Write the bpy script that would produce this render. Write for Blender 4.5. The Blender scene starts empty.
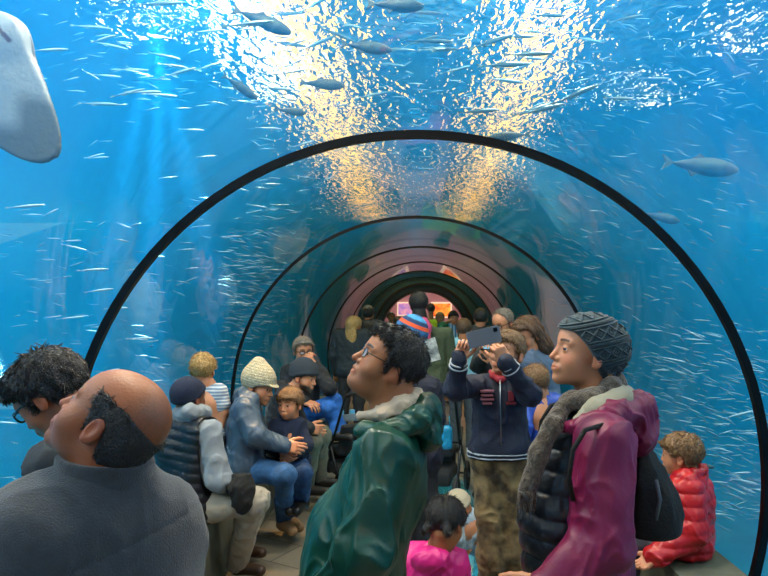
import bpy, bmesh, math, random
import numpy as np
from mathutils import Vector, Matrix, Euler
PI = math.pi
scene = bpy.context.scene
COL = scene.collection
VX, VY, F, EYE = 417.0, 309.0, 620.0, 1.60
random.seed(7)
rng = np.random.RandomState(11)

def P(px, py, d):
    "a point of the place at distance d down the tunnel, as sighted in the photograph"
    return np.array([(px - VX) / F * d, d, EYE - (py - VY) / F * d])

# ------------------------------------------------------------------ materials
MATS = {}
def srgb(c):
    if isinstance(c, str):
        c = c.lstrip('#'); c = [int(c[i:i+2], 16) / 255 for i in (0, 2, 4)]
    return tuple((x / 12.92 if x <= .04045 else ((x + .055) / 1.055) ** 2.4) for x in c) + (1.0,)

def mat(name, col, rough=.6, metal=0.0, noise=0.0, nscale=20.0, bump=0.0, bscale=40.0, col2=None,
        sss=0.0, spec=.5, sheen=0.0, coat=0.0, emit=None, estr=1.0, stretch=None, crease=0.0, cscale=9.0, stripes=None):
    if name in MATS: return MATS[name]
    m = bpy.data.materials.new(name); m.use_nodes = True
    nt = m.node_tree; b = nt.nodes['Principled BSDF']
    c = srgb(col)
    b.inputs['Base Color'].default_value = c
    b.inputs['Roughness'].default_value = rough
    b.inputs['Metallic'].default_value = metal
    b.inputs['Specular IOR Level'].default_value = spec
    if sheen: b.inputs['Sheen Weight'].default_value = sheen
    if coat: b.inputs['Coat Weight'].default_value = coat
    if sss:
        b.inputs['Subsurface Weight'].default_value = sss
        b.inputs['Subsurface Radius'].default_value = (.012, .004, .002)
        b.inputs['Subsurface Scale'].default_value = 1.0
    if emit:
        b.inputs['Emission Color'].default_value = srgb(emit); b.inputs['Emission Strength'].default_value = estr
    tc = nt.nodes.new('ShaderNodeTexCoord')
    src = tc.outputs['Object']
    if stretch:
        mp = nt.nodes.new('ShaderNodeMapping'); mp.inputs['Scale'].default_value = stretch
        nt.links.new(src, mp.inputs['Vector']); src = mp.outputs['Vector']
    if noise or col2:
        n = nt.nodes.new('ShaderNodeTexNoise'); n.inputs['Scale'].default_value = nscale
        n.inputs['Detail'].default_value = 4; nt.links.new(src, n.inputs['Vector'])
        r = nt.nodes.new('ShaderNodeValToRGB')
        c2 = srgb(col2) if col2 else tuple(min(1, x * (1 + noise)) for x in c[:3]) + (1,)
        c1 = c if col2 else tuple(x * (1 - noise) for x in c[:3]) + (1,)
        r.color_ramp.elements[0].position = .35; r.color_ramp.elements[1].position = .65
        r.color_ramp.elements[0].color = c1; r.color_ramp.elements[1].color = c2
        nt.links.new(n.outputs['Fac'], r.inputs['Fac']); nt.links.new(r.outputs['Color'], b.inputs['Base Color'])
    if bump:
        n2 = nt.nodes.new('ShaderNodeTexNoise'); n2.inputs['Scale'].default_value = bscale
        n2.inputs['Detail'].default_value = 5; nt.links.new(src, n2.inputs['Vector'])
        bp = nt.nodes.new('ShaderNodeBump'); bp.inputs['Strength'].default_value = bump
        bp.inputs['Distance'].default_value = .01
        nt.links.new(n2.outputs['Fac'], bp.inputs['Height']); nt.links.new(bp.outputs['Normal'], b.inputs['Normal'])
    if crease:
        n3 = nt.nodes.new('ShaderNodeTexNoise'); n3.noise_type = 'RIDGED_MULTIFRACTAL'; n3.inputs['Scale'].default_value = cscale
        n3.inputs['Detail'].default_value = 2.5; n3.inputs['Distortion'].default_value = .8; nt.links.new(src, n3.inputs['Vector'])
        bq = nt.nodes.new('ShaderNodeBump'); bq.inputs['Strength'].default_value = crease; bq.inputs['Distance'].default_value = .02; bq.invert = True
        nt.links.new(n3.outputs['Fac'], bq.inputs['Height'])
        if bump: nt.links.new(bp.outputs['Normal'], bq.inputs['Normal'])
        nt.links.new(bq.outputs['Normal'], b.inputs['Normal'])
    if stripes:                                     # (axis vector, period, share, second colour)
        ax, per_, sh, c2_ = stripes
        dt = nt.nodes.new('ShaderNodeVectorMath'); dt.operation = 'DOT_PRODUCT'; nt.links.new(tc.outputs['Object'], dt.inputs[0]); dt.inputs[1].default_value = ax
        ma_ = nt.nodes.new('ShaderNodeMath'); ma_.operation = 'DIVIDE'; nt.links.new(dt.outputs['Value'], ma_.inputs[0]); ma_.inputs[1].default_value = per_
        mb_ = nt.nodes.new('ShaderNodeMath'); mb_.operation = 'FRACT'; nt.links.new(ma_.outputs[0], mb_.inputs[0])
        mc_ = nt.nodes.new('ShaderNodeMath'); mc_.operation = 'LESS_THAN'; nt.links.new(mb_.outputs[0], mc_.inputs[0]); mc_.inputs[1].default_value = sh
        mm_ = nt.nodes.new('ShaderNodeMix'); mm_.data_type = 'RGBA'; nt.links.new(mc_.outputs[0], mm_.inputs[0])
        mm_.inputs[6].default_value = c; mm_.inputs[7].default_value = srgb(c2_); nt.links.new(mm_.outputs[2], b.inputs['Base Color'])
    MATS[name] = m
    return m

# ------------------------------------------------------------------ object helpers
def tag(o, label=None, cat=None, group=None, kind=None):
    if label: o['label'] = label
    if cat: o['category'] = cat
    if group: o['group'] = group
    if kind: o['kind'] = kind
    return o
def empty(name, loc=(0, 0, 0), rot=(0, 0, 0), **k):
    o = bpy.data.objects.new(name, None); COL.objects.link(o)
    o.location = loc; o.rotation_euler = rot; o.empty_display_size = .1
    return tag(o, **k)
def mesh_obj(name, V, Fs, m=None, parent=None, smooth=True, **k):
    me = bpy.data.meshes.new(name)
    me.from_pydata([tuple(map(float, v)) for v in V], [], [tuple(map(int, f)) for f in Fs]); me.update()
    if smooth: me.polygons.foreach_set('use_smooth', [True] * len(me.polygons))
    if smooth == 'auto': me.set_sharp_from_angle(angle=math.radians(38))
    if m: me.materials.append(m)
    o = bpy.data.objects.new(name, me); COL.objects.link(o)
    if parent: o.parent = parent
    return tag(o, **k)
class MB:
    "collects shapes into one mesh"
    def __init__(s): s.V = []; s.F = []; s.M = []
    def add(s, V, Fs, mi=0):
        n = len(s.V); s.V += [tuple(map(float, v)) for v in V]; s.F += [tuple(int(i) + n for i in f) for f in Fs]; s.M += [mi] * len(Fs)
    def box(s, c, h, R=None, mi=0):
        c = np.array(c, float); h = np.array(h, float)
        V = np.array([[sx, sy, sz] for sx in (-1, 1) for sy in (-1, 1) for sz in (-1, 1)]) * h
        if R is not None: V = V @ np.array(R).T
        s.add(V + c, [(0, 1, 3, 2), (4, 6, 7, 5), (0, 4, 5, 1), (2, 3, 7, 6), (0, 2, 6, 4), (1, 5, 7, 3)], mi)
    def tube(s, pts, r, n=10, mi=0, cap=True, closed=False, flat=1.0):
        pts = [np.array(p, float) for p in pts]; k = len(pts)
        rs = r if hasattr(r, '__len__') else [r] * k
        V = []; up0 = None
        for i, p in enumerate(pts):
            a = pts[(i - 1) % k] if (closed or i > 0) else p; b = pts[(i + 1) % k] if (closed or i < k - 1) else p
            t = b - a; t /= (np.linalg.norm(t) + 1e-9)
            if up0 is None: up0 = np.array([0, 0, 1.]) if abs(t[2]) < .9 else np.array([1., 0, 0])
            u = up0 - t * np.dot(up0, t); u /= (np.linalg.norm(u) + 1e-9); up0 = u
            w = np.cross(t, u)
            for j in range(n):
                an = 2 * PI * j / n
                V.append(p + rs[i] * (math.cos(an) * u * flat + math.sin(an) * w))
        Fs = []
        for i in range(k if closed else k - 1):
            for j in range(n):
                a = i * n + j; b = i * n + (j + 1) % n; c = ((i + 1) % k) * n + (j + 1) % n; d = ((i + 1) % k) * n + j
                Fs.append((a, b, c, d))
        if cap and not closed:
            Fs.append(tuple(range(n))[::-1]); Fs.append(tuple((k - 1) * n + j for j in range(n)))
        s.add(V, Fs, mi)
    def build(s, name, m=None, parent=None, smooth=False, **k):
        o = mesh_obj(name, s.V, s.F, None, parent, smooth, **k)
        for mm in (m if isinstance(m, (list, tuple)) else [m]):
            if mm: o.data.materials.append(mm)
        if isinstance(m, (list, tuple)): o.data.polygons.foreach_set('material_index', s.M)
        return o

# ------------------------------------------------------------------ tunnel geometry
R_T, Z_T = 1.50, 0.85
YS = [-3, 0, 2.67, 5.08, 7.5, 9.9, 12.3, 14.7, 17.1]
CX = [0, 0, 0, -.01, .05, .08, .11, .15, .19]
def cx(y): return float(np.interp(y, YS, CX))
A0 = math.asin(-Z_T / R_T)           # where the arch meets the floor level
# ------------------------------------------------------------------ camera, world, light
cam = bpy.data.cameras.new('camera'); co = bpy.data.objects.new('camera', cam); COL.objects.link(co)
co.location = (0, 0, EYE); co.rotation_euler = (PI / 2, 0, 0)
cam.sensor_width = 36; cam.lens = F / 768 * 36
cam.shift_x = -(VX - 384) / 768; cam.shift_y = (VY - 288) / 768
cam.clip_start = .02; cam.clip_end = 200
scene.camera = co
scene.view_settings.view_transform = 'Standard'; scene.view_settings.look = 'None'
scene.view_settings.gamma = 1; scene.view_settings.use_curve_mapping = False
scene.view_settings.exposure = 0.15
cy = scene.cycles
cy.use_denoising = True
try: cy.denoiser = 'OPENIMAGEDENOISE'
except Exception: pass
cy.max_bounces = 8; cy.diffuse_bounces = 3; cy.glossy_bounces = 3; cy.transmission_bounces = 6
cy.volume_bounces = 1; cy.transparent_max_bounces = 24; cy.caustics_reflective = False; cy.caustics_refractive = False
cy.sample_clamp_indirect = 3.0; cy.volume_max_steps = 64

w = bpy.data.worlds.new('hall_air'); scene.world = w; w.use_nodes = True
bg = w.node_tree.nodes['Background']; bg.inputs['Color'].default_value = srgb('#8fc4e0'); bg.inputs['Strength'].default_value = .55

def light(name, kind, loc, energy, color, rot=(0, 0, 0), **k):
    l = bpy.data.lights.new(name, kind); l.energy = energy; l.color = srgb(color)[:3]
    for a, b in k.items(): setattr(l, a, b)
    o = bpy.data.objects.new(name, l); COL.objects.link(o); o.location = loc; o.rotation_euler = rot
    return o
def aim(o, tgt):
    d = Vector(tgt) - o.location; o.rotation_euler = d.to_track_quat('-Z', 'Y').to_euler()
light('tank_fill_light', 'AREA', (-4.6, .9, 3.85), 640, '#e4f3ff', shape='RECTANGLE', size=6.4, size_y=6.6)  # this and the next: added unseen area lights, brighten the water instead of sunlight
light('tank_fill_light', 'AREA', (4.6, .9, 3.85), 520, '#e4f3ff', shape='RECTANGLE', size=6.4, size_y=6.6)
for x_, y_, e_ in ((-.5, 1.9, 75), (.7, 3.6, 70), (-1.35, 3.9, 70)):
    light('overhead_fill_light', 'AREA', (x_, y_, 3.8), e_, '#fff0e0', shape='RECTANGLE', size=.5, size_y=.5)  # unseen lights added above the frame to brighten the people
for y_ in (10, 14.5):
    for x_ in (-8, 8): light('far_tank_fill_light', 'POINT', (x_, y_, 3.6), 150 if y_ < 12 else 35, '#d0f2ea', shadow_soft_size=.2)  # added point lights that lift the far end of the tank
light('camera_side_fill_light', 'POINT', (.35, -.55, 2.15), 15, '#ffa860', shadow_soft_size=.12)  # invented fill behind the camera for the sides that face it

# ------------------------------------------------------------------ water tank around the tunnel
TX0, TX1, TZ0, TZ1, TY0, TY1 = -12, 12, -1.2, 4.0, -3.0, 17.3
def tank_volume():
    n = 144; V = []; Fs = []
    r = R_T + .075
    for y in [-2.98] + YS[1:-1] + [TY1 - .05]:
        for i in range(n):
            a = 2 * PI * (i + .5) / n
            V.append((cx(y) + r * math.cos(a), y, Z_T + r * math.sin(a)))
        for i in range(n):
            a = 2 * PI * (i + .5) / n; c, s = math.cos(a), math.sin(a)
            t = min((TX1 if c > 0 else -TX0) / max(abs(c), 1e-6), ((TZ1 - .01 - Z_T) if s > 0 else (Z_T - TZ0)) / max(abs(s), 1e-6))
            V.append((c * t * .999, y, Z_T + s * t * .999))
    k = len(YS)
    for j in range(k - 1):
        for i in range(n):
            a = j * 2 * n + i; b = j * 2 * n + (i + 1) % n
            Fs.append((a, b, b + 2 * n, a + 2 * n))
            a += n; b += n
            Fs.append((a, a + 2 * n, b + 2 * n, b))
    for j, fl in ((0, False), (k - 1, True)):
        for i in range(n):
            a = j * 2 * n + i; b = j * 2 * n + (i + 1) % n
            f = (a, a + n, b + n, b); Fs.append(f[::-1] if fl else f)
    return V, Fs
mv = bpy.data.materials.new('tank_water'); mv.use_nodes = True
nt = mv.node_tree; nt.nodes.clear()
out = nt.nodes.new('ShaderNodeOutputMaterial')
sc_ = nt.nodes.new('ShaderNodeVolumeScatter'); sc_.inputs['Color'].default_value = (.006, .27, .8, 1); sc_.inputs['Density'].default_value = .2
sc_.inputs['Anisotropy'].default_value = .0
ab = nt.nodes.new('ShaderNodeVolumeAbsorption'); ab.inputs['Color'].default_value = (.2, .62, 1, 1); ab.inputs['Density'].default_value = .07
ad = nt.nodes.new('ShaderNodeAddShader'); nt.links.new(sc_.outputs[0], ad.inputs[0]); nt.links.new(ab.outputs[0], ad.inputs[1])
nt.links.new(ad.outputs[0], out.inputs['Volume'])
V, Fs = tank_volume()
wo = mesh_obj('water', V, Fs, mv, smooth=False, kind='stuff', label='clear blue water filling the tank around the tunnel', cat='water')

tankm = mat('tank_wall_paint', '#1186d8', .9, noise=.25, nscale=.35)
m = MB()
m.box((TX0 - .1, 7.15, 1.4), (.1, 10.3, 2.7)); m.build('wall_left', tankm, kind='structure')
m = MB(); m.box((TX1 + .1, 7.15, 1.4), (.1, 10.3, 2.7)); m.build('wall_right', tankm, kind='structure')
m = MB(); m.box((0, 7.15, TZ0 - .12), (12.2, 10.3, .1)); m.build('trim_1', mat('tank_bed', '#2f8fae', .95, noise=.3, nscale=.8), kind='structure')

# end wall of the tank, around the exit portal
def ring_wall(name, y0, y1, cxx, cz, r, X0, X1, Z0, Z1, m_, n=48):
    V = []; Fs = []
    for y in (y0, y1):
        for i in range(n):
            a = 2 * PI * (i + .5) / n; V.append((cxx + r * math.cos(a), y, cz + r * math.sin(a)))
        for i in range(n):
            a = 2 * PI * (i + .5) / n; c, s = math.cos(a), math.sin(a)
            t = min((X1 if c > 0 else -X0) / max(abs(c), 1e-6), ((Z1 - cz) if s > 0 else (cz - Z0)) / max(abs(s), 1e-6))
            V.append((c * t, y, cz + s * t))
    for i in range(n):
        a, b = i, (i + 1) % n
        Fs += [(a, b, b + n, a + n), (a + 2 * n, a + 3 * n, b + 3 * n, b + 2 * n), (a, a + 2 * n, b + 2 * n, b), (a + n, b + n, b + 3 * n, a + 3 * n)]
    return mesh_obj(name, V, Fs, m_, smooth=False, kind='structure')
ring_wall('wall_back', TY1, TY1 + .2, cx(17.1), Z_T, 1.3, -12.1, 12.1, -1.2, 4.1, mat('tank_end_rock', '#175f80', .9, noise=.35, nscale=1.3))
ring_wall('wall_front', -3.2, -3.0, 0, Z_T, 1.62, -12.1, 12.1, -1.2, 4.1, mat('tank_end_rock', '#3f7f86', .9))

# rippled water surface
ms = bpy.data.materials.new('water_surface'); ms.use_nodes = True; nt = ms.node_tree; nt.nodes.clear()
out = nt.nodes.new('ShaderNodeOutputMaterial')
rf = nt.nodes.new('ShaderNodeBsdfRefraction'); rf.inputs['IOR'].default_value = 1.33; rf.inputs['Roughness'].default_value = 0
rf.inputs['Color'].default_value = (.8, .95, 1, 1)
tr = nt.nodes.new('ShaderNodeBsdfTransparent')
mx = nt.nodes.new('ShaderNodeMixShader'); mx.inputs[0].default_value = 1.0
tc = nt.nodes.new('ShaderNodeTexCoord')
def noisetex(scale, det, stretch):
    mp = nt.nodes.new('ShaderNodeMapping'); mp.inputs['Scale'].default_value = stretch
    n = nt.nodes.new('ShaderNodeTexNoise'); n.inputs['Scale'].default_value = scale; n.inputs['Detail'].default_value = det
    n.inputs['Distortion'].default_value = .6
    nt.links.new(tc.outputs['Object'], mp.inputs['Vector']); nt.links.new(mp.outputs['Vector'], n.inputs['Vector']); return n
n1 = noisetex(11.0, 1.8, (1, .6, 1)); n2 = noisetex(1.1, 2, (1, 1, 1))
b1 = nt.nodes.new('ShaderNodeBump'); b1.inputs['Strength'].default_value = 1; b1.inputs['Distance'].default_value = .10
b2 = nt.nodes.new('ShaderNodeBump'); b2.inputs['Strength'].default_value = 1; b2.inputs['Distance'].default_value = .25
nt.links.new(n1.outputs['Fac'], b1.inputs['Height']); nt.links.new(n2.outputs['Fac'], b2.inputs['Height'])
nt.links.new(b2.outputs['Normal'], b1.inputs['Normal']); nt.links.new(b1.outputs['Normal'], rf.inputs['Normal'])
nt.links.new(tr.outputs[0], mx.inputs[1]); nt.links.new(rf.outputs[0], mx.inputs[2]); nt.links.new(mx.outputs[0], out.inputs['Surface'])
mesh_obj('water_surface', [(TX0, TY0, TZ1), (TX1, TY0, TZ1), (TX1, TY1, TZ1), (TX0, TY1, TZ1)], [(0, 3, 2, 1)], ms, smooth=False,
         label='rippling water surface high above the tunnel', cat='water', kind='stuff')

# long strip lamps hung over the tank, seen broken up by the ripples
def hang(t, pts):
    for x, y in pts:
        m = MB(); m.tube([(x, y, .1), (x, y, 2.485)], .012, 6); m.build('cable', mat('lamp_cable', '#15191b', .6), t, smooth=True)
def strip(xc, y0, y1, w_, col, st, lab):
    t = empty('tank_lamp', (xc, y0, 5.6), label=lab, cat='lamp', group='strip lamps over the tank')
    hang(t, [(0, .3), (0, (y1 - y0) / 2), (0, y1 - y0 - .3)])
    b = MB(); b.box((0, (y1 - y0) / 2, .12), (w_ / 2 + .05, (y1 - y0) / 2 + .05, .1)); b.build('housing', mat('lamp_housing', '#3b4a50', .5), t)
    b = MB(); b.box((0, (y1 - y0) / 2, 0), (w_ / 2, (y1 - y0) / 2, .02)); b.build('tube', mat('lamp_glow_' + col[1:], '#000000', .5, emit=col, estr=st), t)
strip(-1.3, 2.0, 19, .62, '#ffbe2e', 3.9, 'long amber strip lamp above the water left of the tunnel crown')
strip(-1.85, 1.5, 8.5, .26, '#fff1d8', 7.0, 'shorter pale strip lamp above the water, outermost on the left')
strip(1.35, 2.0, 19, .55, '#ffbe2e', 3.8, 'long amber strip lamp above the water right of the tunnel crown')
def disc_lamp(x, y, lab, st=9, col='#fff4dc'):
    t = empty('round_lamp', (x, y, 5.6), label=lab, cat='lamp', group='round lamps over the tank'); hang(t, [(0, 0)])
    a_ = np.linspace(0, 2 * PI, 24, endpoint=False)
    for nm, r_, z0, z1, mt in (('shade', .2, .0, .16, mat('lamp_housing', '#3b4a50', .5)), ('glass', .15, -.02, .01, mat('disc_glow', '#000000', .5, emit=col, estr=st))):
        m = MB(); m.add([(r_ * math.cos(a), r_ * math.sin(a), z) for z in (z0, z1) for a in a_], [tuple(range(24))[::-1], tuple(range(24, 48))] + [(i, (i + 1) % 24, 24 + (i + 1) % 24, 24 + i) for i in range(24)]); m.build(nm, mt, t)
for x_, y_ in ((2.6, 5.4), (3.6, 6.8), (3.1, 8.6), (4.4, 6.0), (-3.0, 5.6), (5.3, 7.8)): disc_lamp(x_, y_, 'round pale lamp above the water, added to make broken glints beside the glitter bands')  # added lamps, placed for the white glints they make
strip(.3, 1.8, 5.2, .12, '#e8f4ff', 7.0, 'thin white strip lamp added above the water to make pale squiggles over the tunnel')  # added strip, there for the white squiggles between the bands
disc_lamp(-2.81, 6.55, 'brightest round lamp above the water, at the head of the light beams on the left', 40)
light('hall_ceiling_fill_light', 'AREA', (0, 4, 6.6), 620, '#d8e2d4', (PI, 0, 0), shape='RECTANGLE', size=5, size_y=8)  # added unseen light that brightens the ceiling behind the ripples
m = MB(); m.box((0, 12, 8.2), (19, 20, .1)); m.build('ceiling', mat('hall_ceiling', '#5f8290', .9), kind='structure')

# ------------------------------------------------------------------ acrylic tunnel and its black joint rings
ma = bpy.data.materials.new('tunnel_acrylic'); ma.use_nodes = True; nt = ma.node_tree; nt.nodes.clear()
out = nt.nodes.new('ShaderNodeOutputMaterial')
gl = nt.nodes.new('ShaderNodeBsdfGlossy'); gl.inputs['Roughness'].default_value = .03
tr = nt.nodes.new('ShaderNodeBsdfTransparent'); tr.inputs['Color'].default_value = (.97, .99, 1, 1)
lw = nt.nodes.new('ShaderNodeLayerWeight'); lw.inputs['Blend'].default_value = .5
pw = nt.nodes.new('ShaderNodeMath'); pw.operation = 'POWER'; nt.links.new(lw.outputs['Facing'], pw.inputs[0]); pw.inputs[1].default_value = 5
fr = nt.nodes.new('ShaderNodeMath'); fr.operation = 'MULTIPLY_ADD'; nt.links.new(pw.outputs[0], fr.inputs[0])
fr.inputs[1].default_value = .72; fr.inputs[2].default_value = .02
mx = nt.nodes.new('ShaderNodeMixShader')
nt.links.new(fr.outputs[0], mx.inputs[0]); nt.links.new(tr.outputs[0], mx.inputs[1]); nt.links.new(gl.outputs[0], mx.inputs[2])
nt.links.new(mx.outputs[0], out.inputs['Surface'])
def arch(y0, y1, r0, r1, n=72, a0=None, a1=None, cxf=cx):
    a0 = A0 - .02 if a0 is None else a0; a1 = PI - a0 if a1 is None else a1
    V = []; Fs = []
    for y in (y0, y1):
        for r in (r0, r1):
            for i in range(n + 1):
                a = a0 + (a1 - a0) * i / n
                V.append((cxf(y) + r * math.cos(a), y, Z_T + r * math.sin(a)))
    N = n + 1
    for i in range(n):
        Fs += [(i, i + 1, 2 * N + i + 1, 2 * N + i), (N + i, 3 * N + i, 3 * N + i + 1, N + i + 1),
               (i, N + i, N + i + 1, i + 1), (2 * N + i, 2 * N + i + 1, 3 * N + i + 1, 3 * N + i)]
    Fs += [(0, 2 * N, 3 * N, N), (n, N + n, 3 * N + n, 2 * N + n)]
    return V, Fs
for i in range(len(YS) - 1):
    if i == 1: continue
    y0 = YS[i] if i else -3.0
    y1 = YS[i + 1] if i else 2.67
    V, Fs = arch(y0 + .003, y1 - .003, R_T, R_T + .05)
    mesh_obj('window_%d' % (i + 1 if i == 0 else i), V, Fs, ma, smooth='auto', kind='structure')
rubber = mat('black_joint_rubber', '#010101', .4, spec=.25)
steel = mat('brushed_steel', '#8d949a', .3, 1.0)
for i, y in enumerate(YS[2:-1]):
    k_ = 1 if i == 0 else .62
    V, Fs = arch(y - .03 * k_, y + .0, R_T - .019 * k_, R_T + .014)
    o = mesh_obj('trim_%d' % (i + 2), V, Fs, rubber, smooth='auto', kind='structure')
    V, Fs = arch(y - .045, y + .012, R_T + .028, R_T + .052)
# exit portal
Z_T0 = Z_T; Z_T = Z_T0 + .08
V, Fs = arch(16.7, 17.32, 1.13, 1.2); mesh_obj('door_1', V, Fs, mat('portal_black', '#0a1012', .4), smooth='auto', kind='structure')
V, Fs = arch(16.8, 17.3, 1.2, 1.32); mesh_obj('trim_20', V, Fs, mat('portal_grey', '#2d4247', .35), smooth='auto', kind='structure')
V, Fs = arch(16.72, 17.3, 1.32, 1.38); mesh_obj('trim_21', V, Fs, mat('portal_black', '#0a1012', .4), smooth='auto', kind='structure')
Z_T = Z_T0
# ------------------------------------------------------------------ floor, floor window, benches
mf = bpy.data.materials.new('floor_stone'); mf.use_nodes = True; nt = mf.node_tree; b = nt.nodes['Principled BSDF']; b.inputs['Roughness'].default_value = .42
tc = nt.nodes.new('ShaderNodeTexCoord'); mp = nt.nodes.new('ShaderNodeMapping'); mp.inputs['Rotation'].default_value = (0, 0, .5)
nt.links.new(tc.outputs['Object'], mp.inputs['Vector']); br = nt.nodes.new('ShaderNodeTexBrick'); br.inputs['Scale'].default_value = 1.0
br.inputs['Brick Width'].default_value = .6; br.inputs['Row Height'].default_value = .3; br.inputs['Mortar Size'].default_value = .004
br.inputs['Color1'].default_value = srgb('#8c8472'); br.inputs['Color2'].default_value = srgb('#7a7466'); br.inputs['Mortar'].default_value = srgb('#30332f')
nt.links.new(mp.outputs['Vector'], br.inputs['Vector'])
nz = nt.nodes.new('ShaderNodeTexNoise'); nz.inputs['Scale'].default_value = 40; nt.links.new(tc.outputs['Object'], nz.inputs['Vector'])
mm = nt.nodes.new('ShaderNodeMix'); mm.data_type = 'RGBA'; mm.blend_type = 'MULTIPLY'; mm.inputs[0].default_value = .35
nt.links.new(br.outputs['Color'], mm.inputs[6]); nt.links.new(nz.outputs['Fac'], mm.inputs[7]); nt.links.new(mm.outputs[2], b.inputs['Base Color'])
FW = (.03, 4.75, .46, 1.35)                        # centre x, y and half sizes of the round-ended floor window
def stad(t, g=0):
    c, s_ = math.cos(t), math.sin(t); e = .62
    return FW[0] + (FW[2] + g) * math.copysign(abs(c) ** e, c), FW[1] + (FW[3] + g) * math.copysign(abs(s_) ** e, s_)
n = 64; V = []; Fs = []
for z in (0, -.1):
    for i in range(n):
        x, y = stad(2 * PI * (i + .5) / n); V.append((x, y, z))
    for i in range(n):
        t = 2 * PI * (i + .5) / n; x, y = stad(t); dx, dy = x - FW[0], y - FW[1]
        k = min((1.27 - math.copysign(FW[0], dx) if dx > 0 else 1.27 + FW[0]) / max(abs(dx), 1e-6), ((17.2 - FW[1]) if dy > 0 else (FW[1] + 3.2)) / max(abs(dy), 1e-6))
        V.append((FW[0] + dx * k, FW[1] + dy * k, z))
for i in range(n):
    j = (i + 1) % n
    Fs += [(i, n + i, n + j, j), (2 * n + i, 2 * n + j, 3 * n + j, 3 * n + i), (i, j, 2 * n + j, 2 * n + i), (n + i, 3 * n + i, 3 * n + j, n + j)]
V += [(-1.27, 17.2, 0), (1.27, 17.2, 0), (-1.27, -3.2, 0), (1.27, -3.2, 0)]
k0 = 4 * n
def corner(ci, sx, sy):
    best = [i for i in range(n) if (V[n + i][0] - FW[0]) * sx > 0 and (V[n + i][1] - FW[1]) * sy > 0]
    side = max([i for i in best if abs(abs(V[n + i][0]) - 1.27) < .01], key=lambda i: sy * V[n + i][1], default=None)
    top_ = max([i for i in best if abs(abs(V[n + i][0]) - 1.27) >= .01], key=lambda i: sx * V[n + i][0], default=None)
    if side is not None and top_ is not None: Fs.append((n + side, ci, n + top_) if sx * sy > 0 else (n + top_, ci, n + side))
corner(k0, -1, 1); corner(k0 + 1, 1, 1); corner(k0 + 2, -1, -1); corner(k0 + 3, 1, -1)
mesh_obj('floor', V, Fs, mf, smooth=False, kind='structure')
fwr = empty('floor_window', (FW[0], FW[1], 0), label='oval glass window set in the floor with a pale steel rim', cat='window')
m = MB(); m.tube([(stad(t)[0] - FW[0], stad(t)[1] - FW[1], .004) for t in np.linspace(0, 2 * PI, 96, endpoint=False)], .022, 8, closed=True); m.build('rim', mat('brushed_rim', '#9fb3b5', .35, .7), fwr, smooth=True)
fg = bpy.data.materials.new('floor_glass'); fg.use_nodes = True; nt = fg.node_tree; nt.nodes.clear(); out = nt.nodes.new('ShaderNodeOutputMaterial')
gl = nt.nodes.new('ShaderNodeBsdfGlossy'); gl.inputs['Roughness'].default_value = .06; tr = nt.nodes.new('ShaderNodeBsdfTransparent'); tr.inputs['Color'].default_value = (.75, .95, .95, 1)
lw = nt.nodes.new('ShaderNodeLayerWeight'); lw.inputs['Blend'].default_value = .25; mx = nt.nodes.new('ShaderNodeMixShader')
nt.links.new(lw.outputs['Facing'], mx.inputs[0]); nt.links.new(tr.outputs[0], mx.inputs[1]); nt.links.new(gl.outputs[0], mx.inputs[2]); nt.links.new(mx.outputs[0], out.inputs['Surface'])
ts = np.linspace(0, 2 * PI, 64, endpoint=False)
m = MB(); m.add([(stad(t)[0] - FW[0], stad(t)[1] - FW[1], z) for z in (.0, -.03) for t in ts], [tuple(range(64)), tuple(range(127, 63, -1))]); m.build('glass', fg, fwr)
m = MB(); pv = [(stad(t, .02)[0] - FW[0], stad(t, .02)[1] - FW[1], z) for z in (-.1, -.8) for t in ts]
m.add(pv, [(i, i + 64, (i + 1) % 64 + 64, (i + 1) % 64) for i in range(64)] + [tuple(range(64, 128))]); m.build('pit', mat('pit_teal', '#3fa3ab', .8, noise=.35, nscale=5), fwr)
light('pit_lamp', 'POINT', (FW[0], FW[1] - .6, -.35), 10, '#c9f4ff', shadow_soft_size=.05); light('pit_lamp', 'POINT', (FW[0], FW[1] + .6, -.35), 10, '#c9f4ff', shadow_soft_size=.05)
bm_ = mat('bench_concrete', '#5c5f50', .8, noise=.25, nscale=6, bump=.2)
for sx, y0, y1, lab in ((-1, 2.0, 8.2, 'long low concrete bench along the left glass, carrying the seated group'), (1, 1.2, 8.2, 'long low concrete bench along the right glass, carrying the red-jacketed boy')):
    m = MB(); pr_ = [(1.15, 0), (1.22, 0), (1.425, .43), (1.425, .45), (1.13, .45), (1.13, .41), (1.15, .40)]
    V = [(sx * x, y, z) for y in (y0, y1) for x, z in pr_]; q = len(pr_)
    m.add(V, [tuple(range(q)), tuple(range(2 * q - 1, q - 1, -1))] + [(i, (i + 1) % q, (i + 1) % q + q, i + q) for i in range(q)])
    m.build('bench', bm_, label=lab, cat='bench')

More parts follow.
